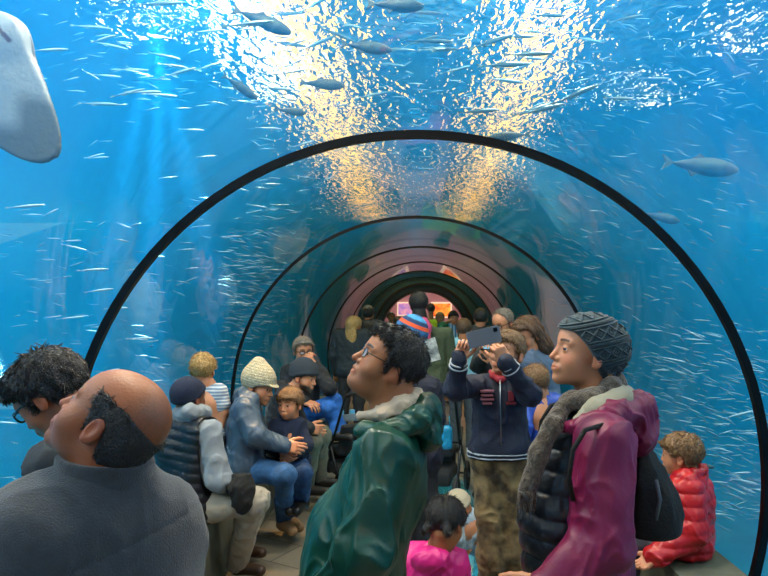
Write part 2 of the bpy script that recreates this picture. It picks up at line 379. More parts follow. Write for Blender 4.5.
# ------------------------------------------------------------------ exit hall beyond the portal
hx = cx(17.1); pink = mat('exit_hall_pink', '#bf98a0', .85)
m = MB(); m.box((hx, 24.1, 1.6), (4, .1, 1.7)); m.build('wall_exit', pink, kind='structure')
for nm, x in (('wall_exit_left', -4), ('wall_exit_right', 4)):
    m = MB(); m.box((hx + x, 20.8, 1.6), (.1, 3.4, 1.7)); m.build(nm, pink, kind='structure')
m = MB(); m.box((hx, 20.8, 3.4), (4.2, 3.4, .1)); m.build('ceiling_exit', pink, kind='structure')
m = MB(); m.box((hx, 20.8, -.05), (4.2, 3.4, .05)); m.build('floor_exit', mat('exit_floor', '#5a4f4a', .5), kind='structure')
def poster(px0, px1, py0, py1, c1, c2, lab):
    a = P(px0, py1, 23.9); b_ = P(px1, py0, 23.9); c = (a + b_) / 2; h_ = (b_ - a) / 2
    t = empty('poster', c, label=lab, cat='poster')
    m = MB(); m.box((0, .03, 0), (h_[0], .03, h_[2])); m.build('frame', mat('poster_frame', '#e7d3c0', .5, emit='#ffe2c0', estr=.55), t)
    mt = mat('poster_' + c1[1:], c1, .6, noise=.2, col2=c2, nscale=5); nt = mt.node_tree; bb = nt.nodes['Principled BSDF']
    src = bb.inputs['Base Color'].links[0].from_socket; nt.links.new(src, bb.inputs['Emission Color']); bb.inputs['Emission Strength'].default_value = .9
    m = MB(); m.box((0, -.005, -.0), (h_[0] * .85, .01, h_[2] * .8)); m.build('picture', mt, t)
poster(397, 416, 302, 316, '#7a5fae', '#c98f9a', 'backlit poster in violet tones on the exit hall wall, the left one')
poster(431, 452, 302, 318, '#d83a12', '#f0a63a', 'backlit poster in fiery orange on the exit hall wall, the right one')
for i, (x, y) in enumerate(((-.9, 18.6), (1.3, 18.6), (-.9, 21.5), (1.3, 21.5))):
    t = empty('ceiling_light', (hx + x, y, 3.3), label='glowing square ceiling lamp in the pink exit hall', cat='lamp', group='exit hall ceiling lamps')
    m = MB(); m.box((0, 0, -.01), (.45, .3, .01)); m.build('diffuser', mat('hall_diffuser', '#ffffff', .5, emit='#ffc890', estr=9), t)
    m = MB(); m.box((0, 0, .01), (.5, .35, .012)); m.build('frame', mat('lamp_housing', '#3b4a50'), t)
light('exit_hall_lamp', 'POINT', (hx, 20.2, 2.9), 170, '#ffdcdc', shadow_soft_size=.1)
# submerged spotlights whose beams show in the water, upper left
for px, py, tx, e in ((150, 14, 225, 3200), (160, 36, 150, 3600), (158, 8, 95, 3000)):
    o = light('tank_beam_lamp', 'SPOT', P(px, py, 4.0), e, '#eaf8ff', spot_size=math.radians(10), spot_blend=.9, shadow_soft_size=.03); aim(o, P(tx, 330, 4.6))
for y_ in (6.3, 9.2, 12.5, 15.5): light('tunnel_fill_spot', 'SPOT', (0, y_, 3.8), 150, '#eaf4ee', spot_size=math.radians(75), spot_blend=.7, shadow_soft_size=.15)  # spots added to lift the dim floor farther down, not visible themselves
for x_ in (-1.0, 1.4): light('portal_glare_light', 'POINT', (x_, 16.3, 2.75), 55, '#ff8a40', shadow_soft_size=.05)  # added to imitate orange reflected glare around the portal, no fixtures there
light('bench_downlight', 'SPOT', (-.98, 4.1, 3.4), 420, '#ffc27a', spot_size=math.radians(17), spot_blend=.8, shadow_soft_size=.05)
# ------------------------------------------------------------------ smooth solid modelling (distance fields -> quads)
def _a(v): return np.asarray(v, dtype=np.float32)
def sph(p, c, r): return np.linalg.norm(p - _a(c), axis=1) - r
def ell(p, c, r, R=None):
    q = p - _a(c)
    if R is not None: q = q @ _a(R)
    r = _a(r); k0 = np.linalg.norm(q / r, axis=1); k1 = np.linalg.norm(q / (r * r), axis=1)
    return k0 * (k0 - 1) / (k1 + 1e-6)
def cap(p, a, b, ra, rb=None):
    rb = ra if rb is None else rb
    a = _a(a); b = _a(b); ab = b - a; q = p - a
    t = np.clip((q @ ab) / (float(ab @ ab) + 1e-9), 0, 1)
    return np.linalg.norm(q - t[:, None] * ab, axis=1) - (ra + (rb - ra) * t)
def chain(p, pts, rs, k=.02):
    d = None
    for i in range(len(pts) - 1):
        e = cap(p, pts[i], pts[i + 1], rs[i], rs[i + 1]); d = e if d is None else smin(d, e, k)
    return d
def rbox(p, c, h, r=.01, R=None):
    q = p - _a(c)
    if R is not None: q = q @ _a(R)
    q = np.abs(q) - _a(h) + r
    return np.linalg.norm(np.maximum(q, 0), axis=1) + np.minimum(q.max(axis=1), 0) - r
def smin(a, b, k):
    if k <= 0: return np.minimum(a, b)
    h = np.maximum(k - np.abs(a - b), 0) / k
    return np.minimum(a, b) - h * h * k * .25
def smax(a, b, k): return -smin(-a, -b, k)
def wr(p, amp, freq, seed=0, ridge=False, st=(1, 1, 1)):
    "cloth-like displacement"
    r = np.random.RandomState(seed); q = p * _a(st); s = 0
    w_ = np.sin(q @ _a(r.randn(3) * freq * .5) + r.rand() * 6) * 1.2
    for i in range(5):
        kk = r.randn(3); kk /= np.linalg.norm(kk); f = freq * (.7 + .5 * i)
        v = np.sin(q @ _a(kk * f) + w_ * (1 + .4 * i) + r.rand() * 6)
        if ridge: v = 1 - 2 * np.abs(v)
        s = s + v / (1 + .6 * i)
    return (amp * s / 2.2).astype(np.float32)

_H = np.random.RandomState(5).rand(4096).astype(np.float32)
def vnoise(p):
    i = np.floor(p).astype(np.int32); f = p - i; f = f * f * (3 - 2 * f); r = 0
    for a in (0, 1):
        for b in (0, 1):
            for c in (0, 1):
                h = _H[((i[:, 0] + a) * 73 + (i[:, 1] + b) * 179 + (i[:, 2] + c) * 283) & 4095]
                r = r + h * (f[:, 0] if a else 1 - f[:, 0]) * (f[:, 1] if b else 1 - f[:, 1]) * (f[:, 2] if c else 1 - f[:, 2])
    return r
def folds(p, amp, freq=11, seed=0, st=(1, 1, .55), R=None):
    "sharp cloth creases: thin raised ridges between soft hollows"
    q = (p if R is None else p @ _a(R)) * _a(st) * freq + seed * 7.3
    w_ = np.stack([vnoise(q * .6 + 11), vnoise(q * .6 + 37), vnoise(q * .6 + 71)], 1)
    q = q + (w_ - .5) * 2.4
    a = 1 - np.abs(2 * vnoise(q) - 1); b = 1 - np.abs(2 * vnoise(q * 1.9 + 5) - 1)
    return (-amp * (a ** 3 + .45 * b ** 3 - .45) + amp * .5 * (vnoise(q * .5) - .5)).astype(np.float32)

def nets(f, lo, hi, h):
    lo = _a(lo); hi = _a(hi); B = 4
    n = np.maximum(np.ceil((hi - lo) / h / B).astype(int), 1) * B + 1
    cb = (n - 1) // B
    gx, gy, gz = np.meshgrid(*[np.arange(c) for c in cb], indexing='ij')
    cc = np.stack([gx, gy, gz], -1).reshape(-1, 3)
    ctr = lo + (cc + .5) * (B * h)
    dv = f(ctr.astype(np.float32))
    keep = np.abs(dv) < B * h * 1.25 + .012
    G = np.full(n, 1.0, np.float32)
    sgn = np.where(dv < 0, -1.0, 1.0).astype(np.float32).reshape(cb)
    G[:-1, :-1, :-1] = np.repeat(np.repeat(np.repeat(sgn, B, 0), B, 1), B, 2)
    M = np.zeros(n, bool); kb = keep.reshape(cb)
    kk = np.repeat(np.repeat(np.repeat(kb, B, 0), B, 1), B, 2)
    for dx in (0, 1):
        for dy in (0, 1):
            for dz in (0, 1):
                M[dx:n[0] - 1 + dx, dy:n[1] - 1 + dy, dz:n[2] - 1 + dz] |= kk
    idx = np.argwhere(M)
    if len(idx) == 0: return np.zeros((0, 3)), []
    G[M] = f((lo + idx * h).astype(np.float32))
    G[0], G[-1] = np.maximum(G[0], 1e-3), np.maximum(G[-1], 1e-3)
    G[:, 0], G[:, -1] = np.maximum(G[:, 0], 1e-3), np.maximum(G[:, -1], 1e-3)
    G[:, :, 0], G[:, :, -1] = np.maximum(G[:, :, 0], 1e-3), np.maximum(G[:, :, -1], 1e-3)
    S = G < 0
    c = S[:-1, :-1, :-1].astype(np.int8)
    tot = sum(S[a:n[0] - 1 + a, b:n[1] - 1 + b, e:n[2] - 1 + e].astype(np.int8) for a in (0, 1) for b in (0, 1) for e in (0, 1))
    ci = np.argwhere((tot > 0) & (tot < 8))
    if len(ci) == 0: return np.zeros((0, 3)), []
    acc = np.zeros((len(ci), 3)); cnt = np.zeros(len(ci))
    offs = [(a, b, e) for a in (0, 1) for b in (0, 1) for e in (0, 1)]
    for o1 in offs:
        for ax in range(3):
            if o1[ax]: continue
            o2 = list(o1); o2[ax] = 1
            v1 = G[ci[:, 0] + o1[0], ci[:, 1] + o1[1], ci[:, 2] + o1[2]]
            v2 = G[ci[:, 0] + o2[0], ci[:, 1] + o2[1], ci[:, 2] + o2[2]]
            m = (v1 < 0) != (v2 < 0)
            t = np.where(m, v1 / (v1 - v2 + 1e-12), 0)
            pt = np.tile(np.array(o1, float), (len(ci), 1)); pt[:, ax] = t
            acc[m] += pt[m]; cnt[m] += 1
    V = lo + (ci + acc / cnt[:, None]) * h
    vid = -np.ones(n - 1, np.int64); vid[ci[:, 0], ci[:, 1], ci[:, 2]] = np.arange(len(ci))
    Fs = []
    for ax in range(3):
        u, w = (ax + 1) % 3, (ax + 2) % 3
        sl1 = [slice(None)] * 3; sl2 = [slice(None)] * 3
        sl1[ax] = slice(0, -1); sl2[ax] = slice(1, None)
        D = S[tuple(sl1)].astype(np.int8) - S[tuple(sl2)].astype(np.int8)
        e = np.argwhere(D != 0)
        e = e[(e[:, u] > 0) & (e[:, w] > 0) & (e[:, u] < n[u] - 1) & (e[:, w] < n[w] - 1)]
        if len(e) == 0: continue
        sg = D[e[:, 0], e[:, 1], e[:, 2]]
        def g(du, dw):
            q = e.copy(); q[:, u] -= du; q[:, w] -= dw; return vid[q[:, 0], q[:, 1], q[:, 2]]
        Q = np.stack([g(1, 1), g(0, 1), g(0, 0), g(1, 0)], 1)
        Q[sg < 0] = Q[sg < 0][:, ::-1]
        Q = Q[(Q >= 0).all(1)]
        Fs.append(Q)
    return V, (np.concatenate(Fs) if Fs else [])

def npmesh(name, V, Q, m, parent=None, col=None, **k):
    me = bpy.data.meshes.new(name); nv, nf = len(V), len(Q)
    me.vertices.add(nv); me.vertices.foreach_set('co', np.asarray(V, np.float32).ravel())
    me.loops.add(nf * 4); me.loops.foreach_set('vertex_index', np.asarray(Q, np.int32).ravel())
    me.polygons.add(nf); me.polygons.foreach_set('loop_start', np.arange(0, nf * 4, 4, dtype=np.int32))
    me.polygons.foreach_set('loop_total', np.full(nf, 4, np.int32))
    me.update(calc_edges=True); me.validate()
    me.polygons.foreach_set('use_smooth', [True] * len(me.polygons))
    if col is not None:
        at = me.color_attributes.new('Col', 'FLOAT_COLOR', 'POINT')
        at.data.foreach_set('color', np.concatenate([col, np.ones((nv, 1))], 1).astype(np.float32).ravel())
    me.materials.append(m)
    o = bpy.data.objects.new(name, me); COL.objects.link(o)
    if parent: o.parent = parent
    return tag(o, **k)
def solid(name, f, lo, hi, h, m, parent=None, **k):
    V, Q = nets(f, lo, hi, h); return npmesh(name, V, Q, m, parent, **k)

def frame(fwd, up=(0, 0, 1)):
    x = np.array(fwd, float); x /= np.linalg.norm(x); y = np.cross(up, x); y /= np.linalg.norm(y)
    return np.stack([x, y, np.cross(x, y)], 1)      # columns: forward, left, up

# ------------------------------------------------------------------ heads
SKINS = {}
def skin_mat(name, c, rough=.5):
    if name in SKINS: return SKINS[name]
    m = mat('skin_' + name, c, rough, sss=.12, bump=.12, bscale=180)
    nt = m.node_tree; b = nt.nodes['Principled BSDF']
    at = nt.nodes.new('ShaderNodeAttribute'); at.attribute_name = 'Col'
    nt.links.new(at.outputs['Color'], b.inputs['Base Color']); SKINS[name] = (m, np.array(srgb(c)[:3])); return SKINS[name]

def head_sdf(p, H):
    """face looks along +x, y is its left, z up; metres"""
    fat = H.get('fat', 1.0); kid = H.get('kid', 0)
    yy = np.abs(p[:, 1]); q = p.copy(); q[:, 1] = yy
    d = ell(p, (-.012, 0, .027), (.098, .076, .083))
    d = smin(d, ell(p, (.03, 0, .022), (.06, .06, .062)), .03)
    d = smin(d, ell(p, (.034, 0, -.04), (.053, .056 * fat, .068)), .03)
    d = smin(d, ell(p, (.024, 0, -.082), (.052 * (1 - .1 * kid), .048 * fat, .034)), .025)
    d = smin(d, sph(p, (.072 - .01 * kid, 0, -.105 + .008 * kid), .017 * H.get('chin', 1)), .028)
    d = smin(d, sph(q, (.05, .036 * fat, -.045), .024 * fat), .03)
    d = smin(d, cap(q, (.083, .008, .012), (.072, .046, .012), .0075 * (1 - .4 * kid), .006), .014)      # brow
    ns = H.get('nose', 1.0)
    d = smin(d, cap(p, (.085, 0, -.002), (.096 + .007 * ns, 0, -.041), .007, .0092 * (.5 + .5 * ns)), .013)
    d = smin(d, sph(q, (.091, .012, -.045), .0072), .008)
    d = smax(d, -sph(q, (.101, .031, -.008), .0175), .016)                 # eye socket
    eye = smax(sph(q, (.0745, .031, -.009), .0138), -rbox(q, (.09, .031, -.0095), (.02, .012, H.get('eye_open', .0034)), .003), .002)
    d = smin(d, eye, .005)
    d = smin(d, ell(p, (.083, 0, -.072), (.016, .026, .017)), .012)          # muzzle
    mo = H.get('mouth', 0.0)
    d = smin(d, cap(q, (.0935, 0, -.0672), (.083, .021, -.071), .0046, .003), .006)
    d = smin(d, cap(q, (.0912, 0, -.0785 - mo), (.082, .019, -.073 - mo * .5), .0055, .003), .006)
    d = smax(d, -cap(q, (.102, 0, -.0732 - mo * .5), (.088, .022, -.0722 - mo * .3), .0022 + mo * .55, .0012), .003)
    if H.get('jowl'): d = smin(d, ell(p, (.018, 0, -.108), (.056, .052, .034)), .035)
    # ears
    er = frame((.93, 0, .0), (-.25, .25, 1)); er = er
    e = ell(q, (-.012, .078, -.02), (.0175, .0075, .029))
    e = smin(e, sph(q, (-.006, .073, -.042), .008), .008)
    e = smax(e, -ell(q, (-.007, .086, -.016), (.0105, .0065, .017)), .005)
    d = smin(d, e, .007)
    return d
def hair_shell(p, H, t, line, noise=(0, 30), k=.012, extra=None, seed=3, ridge=False):
    "hair, cap or hat: a shell over the cranium, cut along the height line(x)"
    d = ell(p, (-.012, 0, .027), (.098, .076, .083)); d = smin(d, ell(p, (.03, 0, .024), (.058, .06, .062)), .03)
    if H.get('full'): d = smin(d, ell(p, (-.03, 0, -.02), (.07, .066, .075)), .03)
    d = d - t
    if extra is not None: d = smin(d, extra(p), .02)
    if noise[0]: d = d + wr(p, noise[0], noise[1], seed, ridge)
    xs, zs = zip(*line)
    cut = (np.interp(p[:, 0], xs, zs).astype(np.float32) - p[:, 2]) * .75
    return smax(d, cut, k)
SHORT = [(-.13, -.075), (-.06, -.07), (-.035, -.03), (-.03, .008), (.0, .012), (.008, -.015), (.02, -.012), (.03, .03), (.06, .062), (.1, .07)]
KIDS = [(-.13, -.07), (-.06, -.065), (-.035, -.03), (-.03, .0), (.0, .004), (.02, .0), (.035, .025), (.06, .042), (.12, .045)]
LONG = [(-.13, -.3), (-.03, -.3), (-.012, -.3), (.0, .0), (.02, -.01), (.04, .04), (.06, .06), (.1, .068)]

def colour_head(Vl, base, H):
    C = np.tile(base, (len(Vl), 1)); x, y, z = Vl[:, 0], np.abs(Vl[:, 1]), Vl[:, 2]
    def blend(w, c):
        w = np.clip(w, 0, 1)[:, None]; C[:] = C * (1 - w) + np.array(c) * w
    red = base * np.array([1.05, .62, .58])
    lip = (1 - ((z + .073 + H.get('mouth', 0) * .5) / (.0105 + H.get('mouth', 0) * .6)) ** 2) * (y < .026) * (x > .078)
    blend(lip * .8, base * np.array([.9, .58, .54]))
    blend(.5 * (1 - ((x - .07) ** 2 + (y - .04) ** 2 + (z + .04) ** 2) / .0007), red)
    blend(.5 * (1 - ((x - .105) ** 2 + y ** 2 + (z + .044) ** 2) / .0003), red)
    blend(.45 * (1 - (np.abs(y - .079) / .016) ** 2) * (np.abs(x + .012) < .025) * (np.abs(z + .016) < .036), red)
    if H.get('scalp'):
        blend(np.clip((-x - .01) * 22, 0, 1) * (z > -.06) * (.28 + .3 * vnoise(_a(Vl) * 260)), (.02, .014, .01))
    if H.get('brow') is not None:
        b = (1 - ((z - .0155 - .003 * np.sin((y - .01) * 70)) / .0048) ** 2) * (y > .012) * (y < .05) * (x > .055)
        blend(b * 1.5, H['brow'])
    if H.get('beard') is not None:
        b = np.clip((-.048 - z - np.clip(x - .06, 0, 1) * .4) * 60, 0, 1) * np.clip((x + .005) * 60, 0, 1) * H.get('beard_w', .3) * (z > -.14) * (1 - np.clip(lip * 1.5, 0, 1))
        blend(b, H['beard'])
    return np.clip(C, 0, 1)

BLACK_HAIR = mat('hair_black', '#14110f', .38, bump=.8, bscale=240, spec=.6)
BROWN_HAIR = mat('hair_brown', '#3f2c1c', .45, bump=.8, bscale=220, col2='#5e4630', nscale=90)
BLOND_HAIR = mat('hair_blond', '#8a6a3c', .45, bump=.8, bscale=200, col2='#c8a566', nscale=90)
LBROWN_HAIR = mat('hair_light_brown', '#5c4228', .45, bump=.8, bscale=200, col2='#8a6a45', nscale=90)
GREY_HAIR = mat('hair_grey', '#5b5750', .5, bump=.8, bscale=200, col2='#8d867a', nscale=90)
EYE_WHITE = mat('eye_white', '#e6e2da', .15, coat=.6); IRIS = mat('eye_dark', '#1a120c', .1, coat=1)

class Person:
    def __init__(s, origin, label, group=None, name='person'):
        s.o = np.array(origin, float); s.root = empty(name, origin, label=label, cat='person', group=group)
        s.bV, s.bQ, s.bC = [], [], []; s.n = 0; s.hm = None
    def L(s, p): return np.array(p, float) - s.o        # world -> local of the person
    def _add(s, V, Q, C):
        if len(V) == 0: return
        s.bV.append(V); s.bQ.append(np.asarray(Q) + s.n); s.bC.append(C); s.n += len(V)
    def skin(s, name, c): s.sm, s.sc = skin_mat(name, c)
    def head(s, c, fwd, up=(0, 0, 1), scale=1.0, h=.0028, neck=None, neck_r=.053, H=None, eyes=True):
        s.H = H = H or {}; s.hc = s.L(c); s.hR = frame(fwd, up); s.hs = scale
        nb = None
        if neck is not None: nb = (s.hR.T @ (s.L(neck) - s.hc)) / scale
        def f(p):
            d = head_sdf(p, H)
            if nb is not None:
                d = smin(d, chain(p, [(-.028, 0, -.05), (np.array((-.03, 0, -.08)) + nb) / 2, nb], [neck_r, neck_r * .98, neck_r * 1.15], .02), .022)
            return d
        lo = np.array((-.13, -.1, -.15)); hi = np.array((.13, .1, .13))
        if nb is not None: lo = np.minimum(lo, nb - .07); hi = np.maximum(hi, nb + .07)
        V, Q = nets(f, lo, hi, h / scale)
        s._add((V * scale) @ s.hR.T + s.hc, Q, colour_head(V, s.sc, H))
        if eyes:
            for sg in (1, -1):
                m = MB()
                def ball(cc, r, n=12):
                    V = []; F_ = []
                    for i in range(n + 1):
                        for j in range(n * 2):
                            t = PI * i / n; a = 2 * PI * j / (2 * n); V.append((math.cos(t), math.sin(t) * math.cos(a), math.sin(t) * math.sin(a)))
                    for i in range(n):
                        for j in range(2 * n): F_.append((i * 2 * n + j, i * 2 * n + (j + 1) % (2 * n), (i + 1) * 2 * n + (j + 1) % (2 * n), (i + 1) * 2 * n + j))
                    return np.array(V) * r + np.array(cc), F_
                Vb, Fb = ball((.0745, sg * .031, -.0095), .0128)
                Vw = (Vb * scale) @ s.hR.T + s.hc
                m.add(Vw, Fb); o = m.build('eye', [EYE_WHITE, IRIS], s.root, smooth=True)
                o.data.polygons.foreach_set('material_index', [1 if i < 12 * 2 * 5 and i // 24 < 4 else 0 for i in range(len(Fb))])
    def on_head(s, name, f, mt, lo=(-.16, -.13, -.16), hi=(.16, .13, .16), h=.003, **k):
        V, Q = nets(f, lo, hi, h / s.hs); return npmesh(name, (V * s.hs) @ s.hR.T + s.hc, Q, mt, s.root, **k)
    def hp(s, p): return (np.array(p, float) * s.hs) @ s.hR.T + s.hc
    def strands(s, o, n, length, curl, r=.0009, seed=1, lift=.25):
        "locks laid over the hair surface, part of the same mesh"
        me = o.data; nv = len(me.vertices); co = np.zeros(nv * 3, np.float32); no = np.zeros(nv * 3, np.float32)
        me.vertices.foreach_get('co', co); me.vertices.foreach_get('normal', no)
        co = ((co.reshape(-1, 3) - s.hc) @ s.hR) / s.hs; no = no.reshape(-1, 3) @ s.hR
        R_ = np.random.RandomState(seed); idx = R_.choice(nv, min(n, nv), replace=False)
        cr = np.array((-.05, 0, .12)); b = co[idx]; nn = no[idx]; k = len(idx)
        fl = b - cr; fl = fl - nn * (fl * nn).sum(1, keepdims=True); fl += R_.randn(k, 3) * curl * .05; fl /= np.linalg.norm(fl, axis=1, keepdims=True) + 1e-6
        pts = [b - nn * .003]; d_ = fl * (1 - lift) + nn * lift
        ax = R_.randn(k, 3); ax /= np.linalg.norm(ax, axis=1, keepdims=True)
        L_ = length * R_.uniform(.6, 1.3, (k, 1))
        for j in range(4):
            pts.append(pts[-1] + d_ * L_ / 4); d_ = d_ - nn * .16 + np.cross(ax, d_) * curl * .55; d_ /= np.linalg.norm(d_, axis=1, keepdims=True)
        V = []; rad = [r * 1.6, r * 1.8, r * 1.5, r, r * .3]
        for j, q in enumerate(pts):
            t_ = d_; u = np.cross(t_, nn); u /= np.linalg.norm(u, axis=1, keepdims=True) + 1e-6; v = np.cross(u, t_)
            for a in (0, 2.094, 4.189): V.append(q + rad[j] * (math.cos(a) * u + math.sin(a) * v))
        V = np.stack(V, 1)      # k x 15 x 3
        Q = []
        for j in range(4):
            for a in range(3): Q.append((j * 3 + a, j * 3 + (a + 1) % 3, j * 3 + 3 + (a + 1) % 3, j * 3 + 3 + a))
        Q = (np.arange(k)[:, None, None] * 15 + np.array(Q)[None]).reshape(-1, 4)
        V0 = np.zeros(nv * 3, np.float32); me.vertices.foreach_get('co', V0); nf = len(me.polygons); q0 = np.zeros(nf * 4, np.int32); me.loops.foreach_get('vertex_index', q0)
        Vn = np.concatenate([V0.reshape(-1, 3), (V.reshape(-1, 3) * s.hs) @ s.hR.T + s.hc]); Qn = np.concatenate([q0.reshape(-1, 4), Q + nv])
        mt = me.materials[0]; nm = o.name; par = o.parent; bpy.data.objects.remove(o)
        return npmesh(nm.split('.')[0], Vn, Qn, mt, par)
    def hair(s, mt, t=.012, line=SHORT, noise=(.004, 60), extra=None, h=.003, lo=(-.16, -.13, -.16), hi=(.16, .13, .16), **k):
        st = k.pop('strands', None)
        o = s.on_head('hair', lambda p: hair_shell(p, s.H, t, line, noise, extra=extra, **k), mt, lo, hi, h)
        return s.strands(o, *st) if st else o
    def glasses(s, mt=None, r=.0012, lens=None, w=.0225, hh=.0165, x0=.094):
        g = MB(); lens_l = []
        for sg in (1, -1):
            pts = [s.hp((x0 - .25 * abs(.0 + w * math.cos(a) * .3 + (.033 - 0) * .0) - .12 * max(0, (w * math.cos(a))), sg * (.033 + w * math.cos(a)), -.009 + hh * math.copysign(abs(math.sin(a)) ** .75, math.sin(a)))) for a in np.linspace(0, 2 * PI, 20, endpoint=False)]
            g.tube(pts, r * s.hs * 1.4, 6, closed=True)
            lens_l.append(pts)
            g.tube([s.hp((x0 - .006, sg * (.033 + w), -.003)), s.hp((.06, sg * .074, -.002)), s.hp((-.012, sg * .0835, .0)), s.hp((-.03, sg * .084, -.018))], r * s.hs * 1.5, 6)
        g.tube([s.hp((x0, .0115, -.004)), s.hp((x0 + .004, 0, -.001)), s.hp((x0, -.0115, -.004))], r * s.hs * 1.4, 6)
        o = g.build('glasses', mt or mat('glasses_frame', '#0c0c0e', .3), s.root, smooth=True)
        lm = mat('lens_glass', '#bcd8ea', .05, spec=.9)
        if 'Alpha' in lm.node_tree.nodes['Principled BSDF'].inputs: lm.node_tree.nodes['Principled BSDF'].inputs['Alpha'].default_value = .28
        for pts in lens_l:
            lm_ = MB(); lm_.add(pts, [tuple(range(20))]); lm_.build('lens', lm, s.root).parent = o
        return o
    def hand(s, wrist, fdir, thumb, scale=1.0, curl=(.5, .5, .5, .5), spread=.05, h=.004, fore=None, tcurl=.3, thumb_out=.6):
        """wrist point, direction of the fingers, direction of the thumb side"""
        w0 = s.L(wrist); x = np.array(fdir, float); x /= np.linalg.norm(x)
        y = np.array(thumb, float); y -= x * (y @ x); y /= np.linalg.norm(y); z = np.cross(x, y)     # fingers curl towards -z
        R = np.stack([x, y, z], 1); fb = None
        if fore is not None: fb = (R.T @ (s.L(fore) - w0)) / scale
        segs = []
        Ls = [(.040, .024, .020), (.044, .028, .022), (.041, .026, .021), (.032, .019, .018)]
        ys = [.029, .010, -.010, -.028]; x0 = [.083, .087, .083, .075]
        for i in range(4):
            b = np.array([x0[i], ys[i], 0.]); a = 0.0; sp = spread * (1.5 - i); pts = [np.array([.05, ys[i] * .8, 0.]), b]
            for j, l in enumerate(Ls[i]):
                a += curl[i] * (.9, 1.1, .7)[j]
                b = b + l * np.array([math.cos(a) * math.cos(sp), math.cos(a) * math.sin(sp), -math.sin(a)]); pts.append(b)
            segs.append((pts, [.010, .0092, .0085, .0078, .0066]))
        t = np.array([.02, .03, -.006]); a1 = thumb_out
        p1 = t + .038 * np.array([math.cos(a1), math.sin(a1), -tcurl * .5]); p2 = p1 + .03 * np.array([math.cos(a1 * .6), math.sin(a1 * .6), -tcurl]); p3 = p2 + .024 * np.array([math.cos(a1 * .3), math.sin(a1 * .3), -tcurl * 1.4])
        def f(p):
            d = rbox(p, (.045, 0, 0), (.043, .038, .0135), .013)
            d = smin(d, rbox(p, (.01, 0, 0), (.03, .027, .017), .015), .02)
            d = smin(d, chain(p, [t, p1, p2, p3], [.015, .0115, .0098, .008], .006), .01)
            for pts, rs in segs: d = smin(d, chain(p, pts, rs, .004), .004)
            if fb is not None: d = smin(d, cap(p, (0, 0, 0), fb, .026, .036), .02)
            return d
        lo = np.array((-.04, -.07, -.12)); hi = np.array((.2, .1, .06))
        if fb is not None: lo = np.minimum(lo, fb - .04); hi = np.maximum(hi, fb + .04)
        V, Q = nets(f, lo, hi, h / scale)
        C = np.tile(s.sc, (len(V), 1)); kn = np.exp(-((V[:, 0] - .085) / .01) ** 2)[:, None] * .25
        C = C * (1 - kn) + s.sc * np.array([1.05, .7, .65]) * kn
        s._add((V * scale) @ R.T + w0, Q, np.clip(C, 0, 1))
    def limb_skin(s, pts, rs, h=.006):
        P_ = [s.L(q) for q in pts]; A_ = np.array(P_)
        V, Q = nets(lambda p: chain(p, P_, rs, .02), A_.min(0) - .09, A_.max(0) + .09, h)
        s._add(V, Q, np.tile(s.sc, (len(V), 1)))
    def done(s, J=None, core=True):
        """closes the body: a plain figure under the clothes, one mesh with head and hands"""
        if core and J:
            J = {k: s.L(v) for k, v in J.items()}
            def f(p):
                d = chain(p, [J['neck'], J['chest'], J['pelvis']], [.05, .085, .09], .05)
                for q in 'LR':
                    if 'sh' + q in J: d = smin(d, chain(p, [J['chest'], J['sh' + q] * .8 + J['chest'] * .2, J['el' + q], J['wr' + q]], [.06, .035, .028, .02], .02), .02)
                    if 'hip' + q in J: d = smin(d, chain(p, [J['pelvis'], J['hip' + q] * .7 + J['pelvis'] * .3, J['kn' + q], J['an' + q]], [.08, .055, .04, .026], .02), .02)
                return d
            A_ = np.array(list(J.values())); V, Q = nets(f, A_.min(0) - .12, A_.max(0) + .12, .016)
            s._add(V, Q, np.tile(s.sc, (len(V), 1)))
        o = npmesh('body', np.concatenate(s.bV), np.concatenate(s.bQ), s.sm, s.root, col=np.concatenate(s.bC))
        return o
    def cloth(s, name, f, pts, pad, h, mt, **k):
        A_ = np.array([s.L(q) for q in pts]); return solid(name, f, A_.min(0) - pad, A_.max(0) + pad, h, mt, s.root, **k)

def torso(p, J, rs=.075, rc=.11, rb=.11, rh=.1, k=.06, hips=True):
    "upper body between the shoulder line and the hip line"
    shL, shR = J['shL'], J['shR']; c = J['chest']; pl = J['pelvis']; nk = J['neck']
    iL = shL + (c - shL) * .3; iR = shR + (c - shR) * .3
    hL, hR = J['hipL'], J['hipR']
    d = cap(p, shL + (shR - shL) * .1, shR + (shL - shR) * .1, rs)
    d = smin(d, cap(p, nk, c, rs * .8, rc), k)
    d = smin(d, cap(p, c, pl, rc, rb), k)
    d = smin(d, cap(p, iL, hL, rc * .75, rh * .9), k); d = smin(d, cap(p, iR, hR, rc * .75, rh * .9), k)
    if hips: d = smin(d, cap(p, hL, hR, rh), k)
    return d
def sleeve(p, J, q, r=(.068, .056, .04), k=.03): return chain(p, [J['sh' + q], J['el' + q], J['wr' + q]], r, k)
def legs(p, J, r=(.09, .07, .055), k=.03):
    d = chain(p, [J['hipL'], J['knL'], J['anL']], r, k); d = smin(d, chain(p, [J['hipR'], J['knR'], J['anR']], r, k), .02)
    return smin(d, cap(p, J['hipL'], J['hipR'], r[0] * 1.05), .05)
def shoe(p, an, toe, r=.042):
    an = _a(an); toe = _a(toe); dz = _a((0, 0, 1))
    d = cap(p, an + _a((0, 0, -.03)), toe, r, r * .8); d = smin(d, cap(p, an + _a((0, 0, .02)), an + _a((0, 0, -.03)), r * .95), .03)
    return smax(d, -(p[:, 2] - (min(an[2], toe[2]) - .05)), .01)
# ------------------------------------------------------------------ people in the foreground
DARK = np.array(srgb('#1b1410')[:3]); BRN = np.array(srgb('#4a3420')[:3])
def loc(per, J): return {k: _a(per.L(v)) for k, v in J.items()}
def V3(*a): return np.array(a, float)

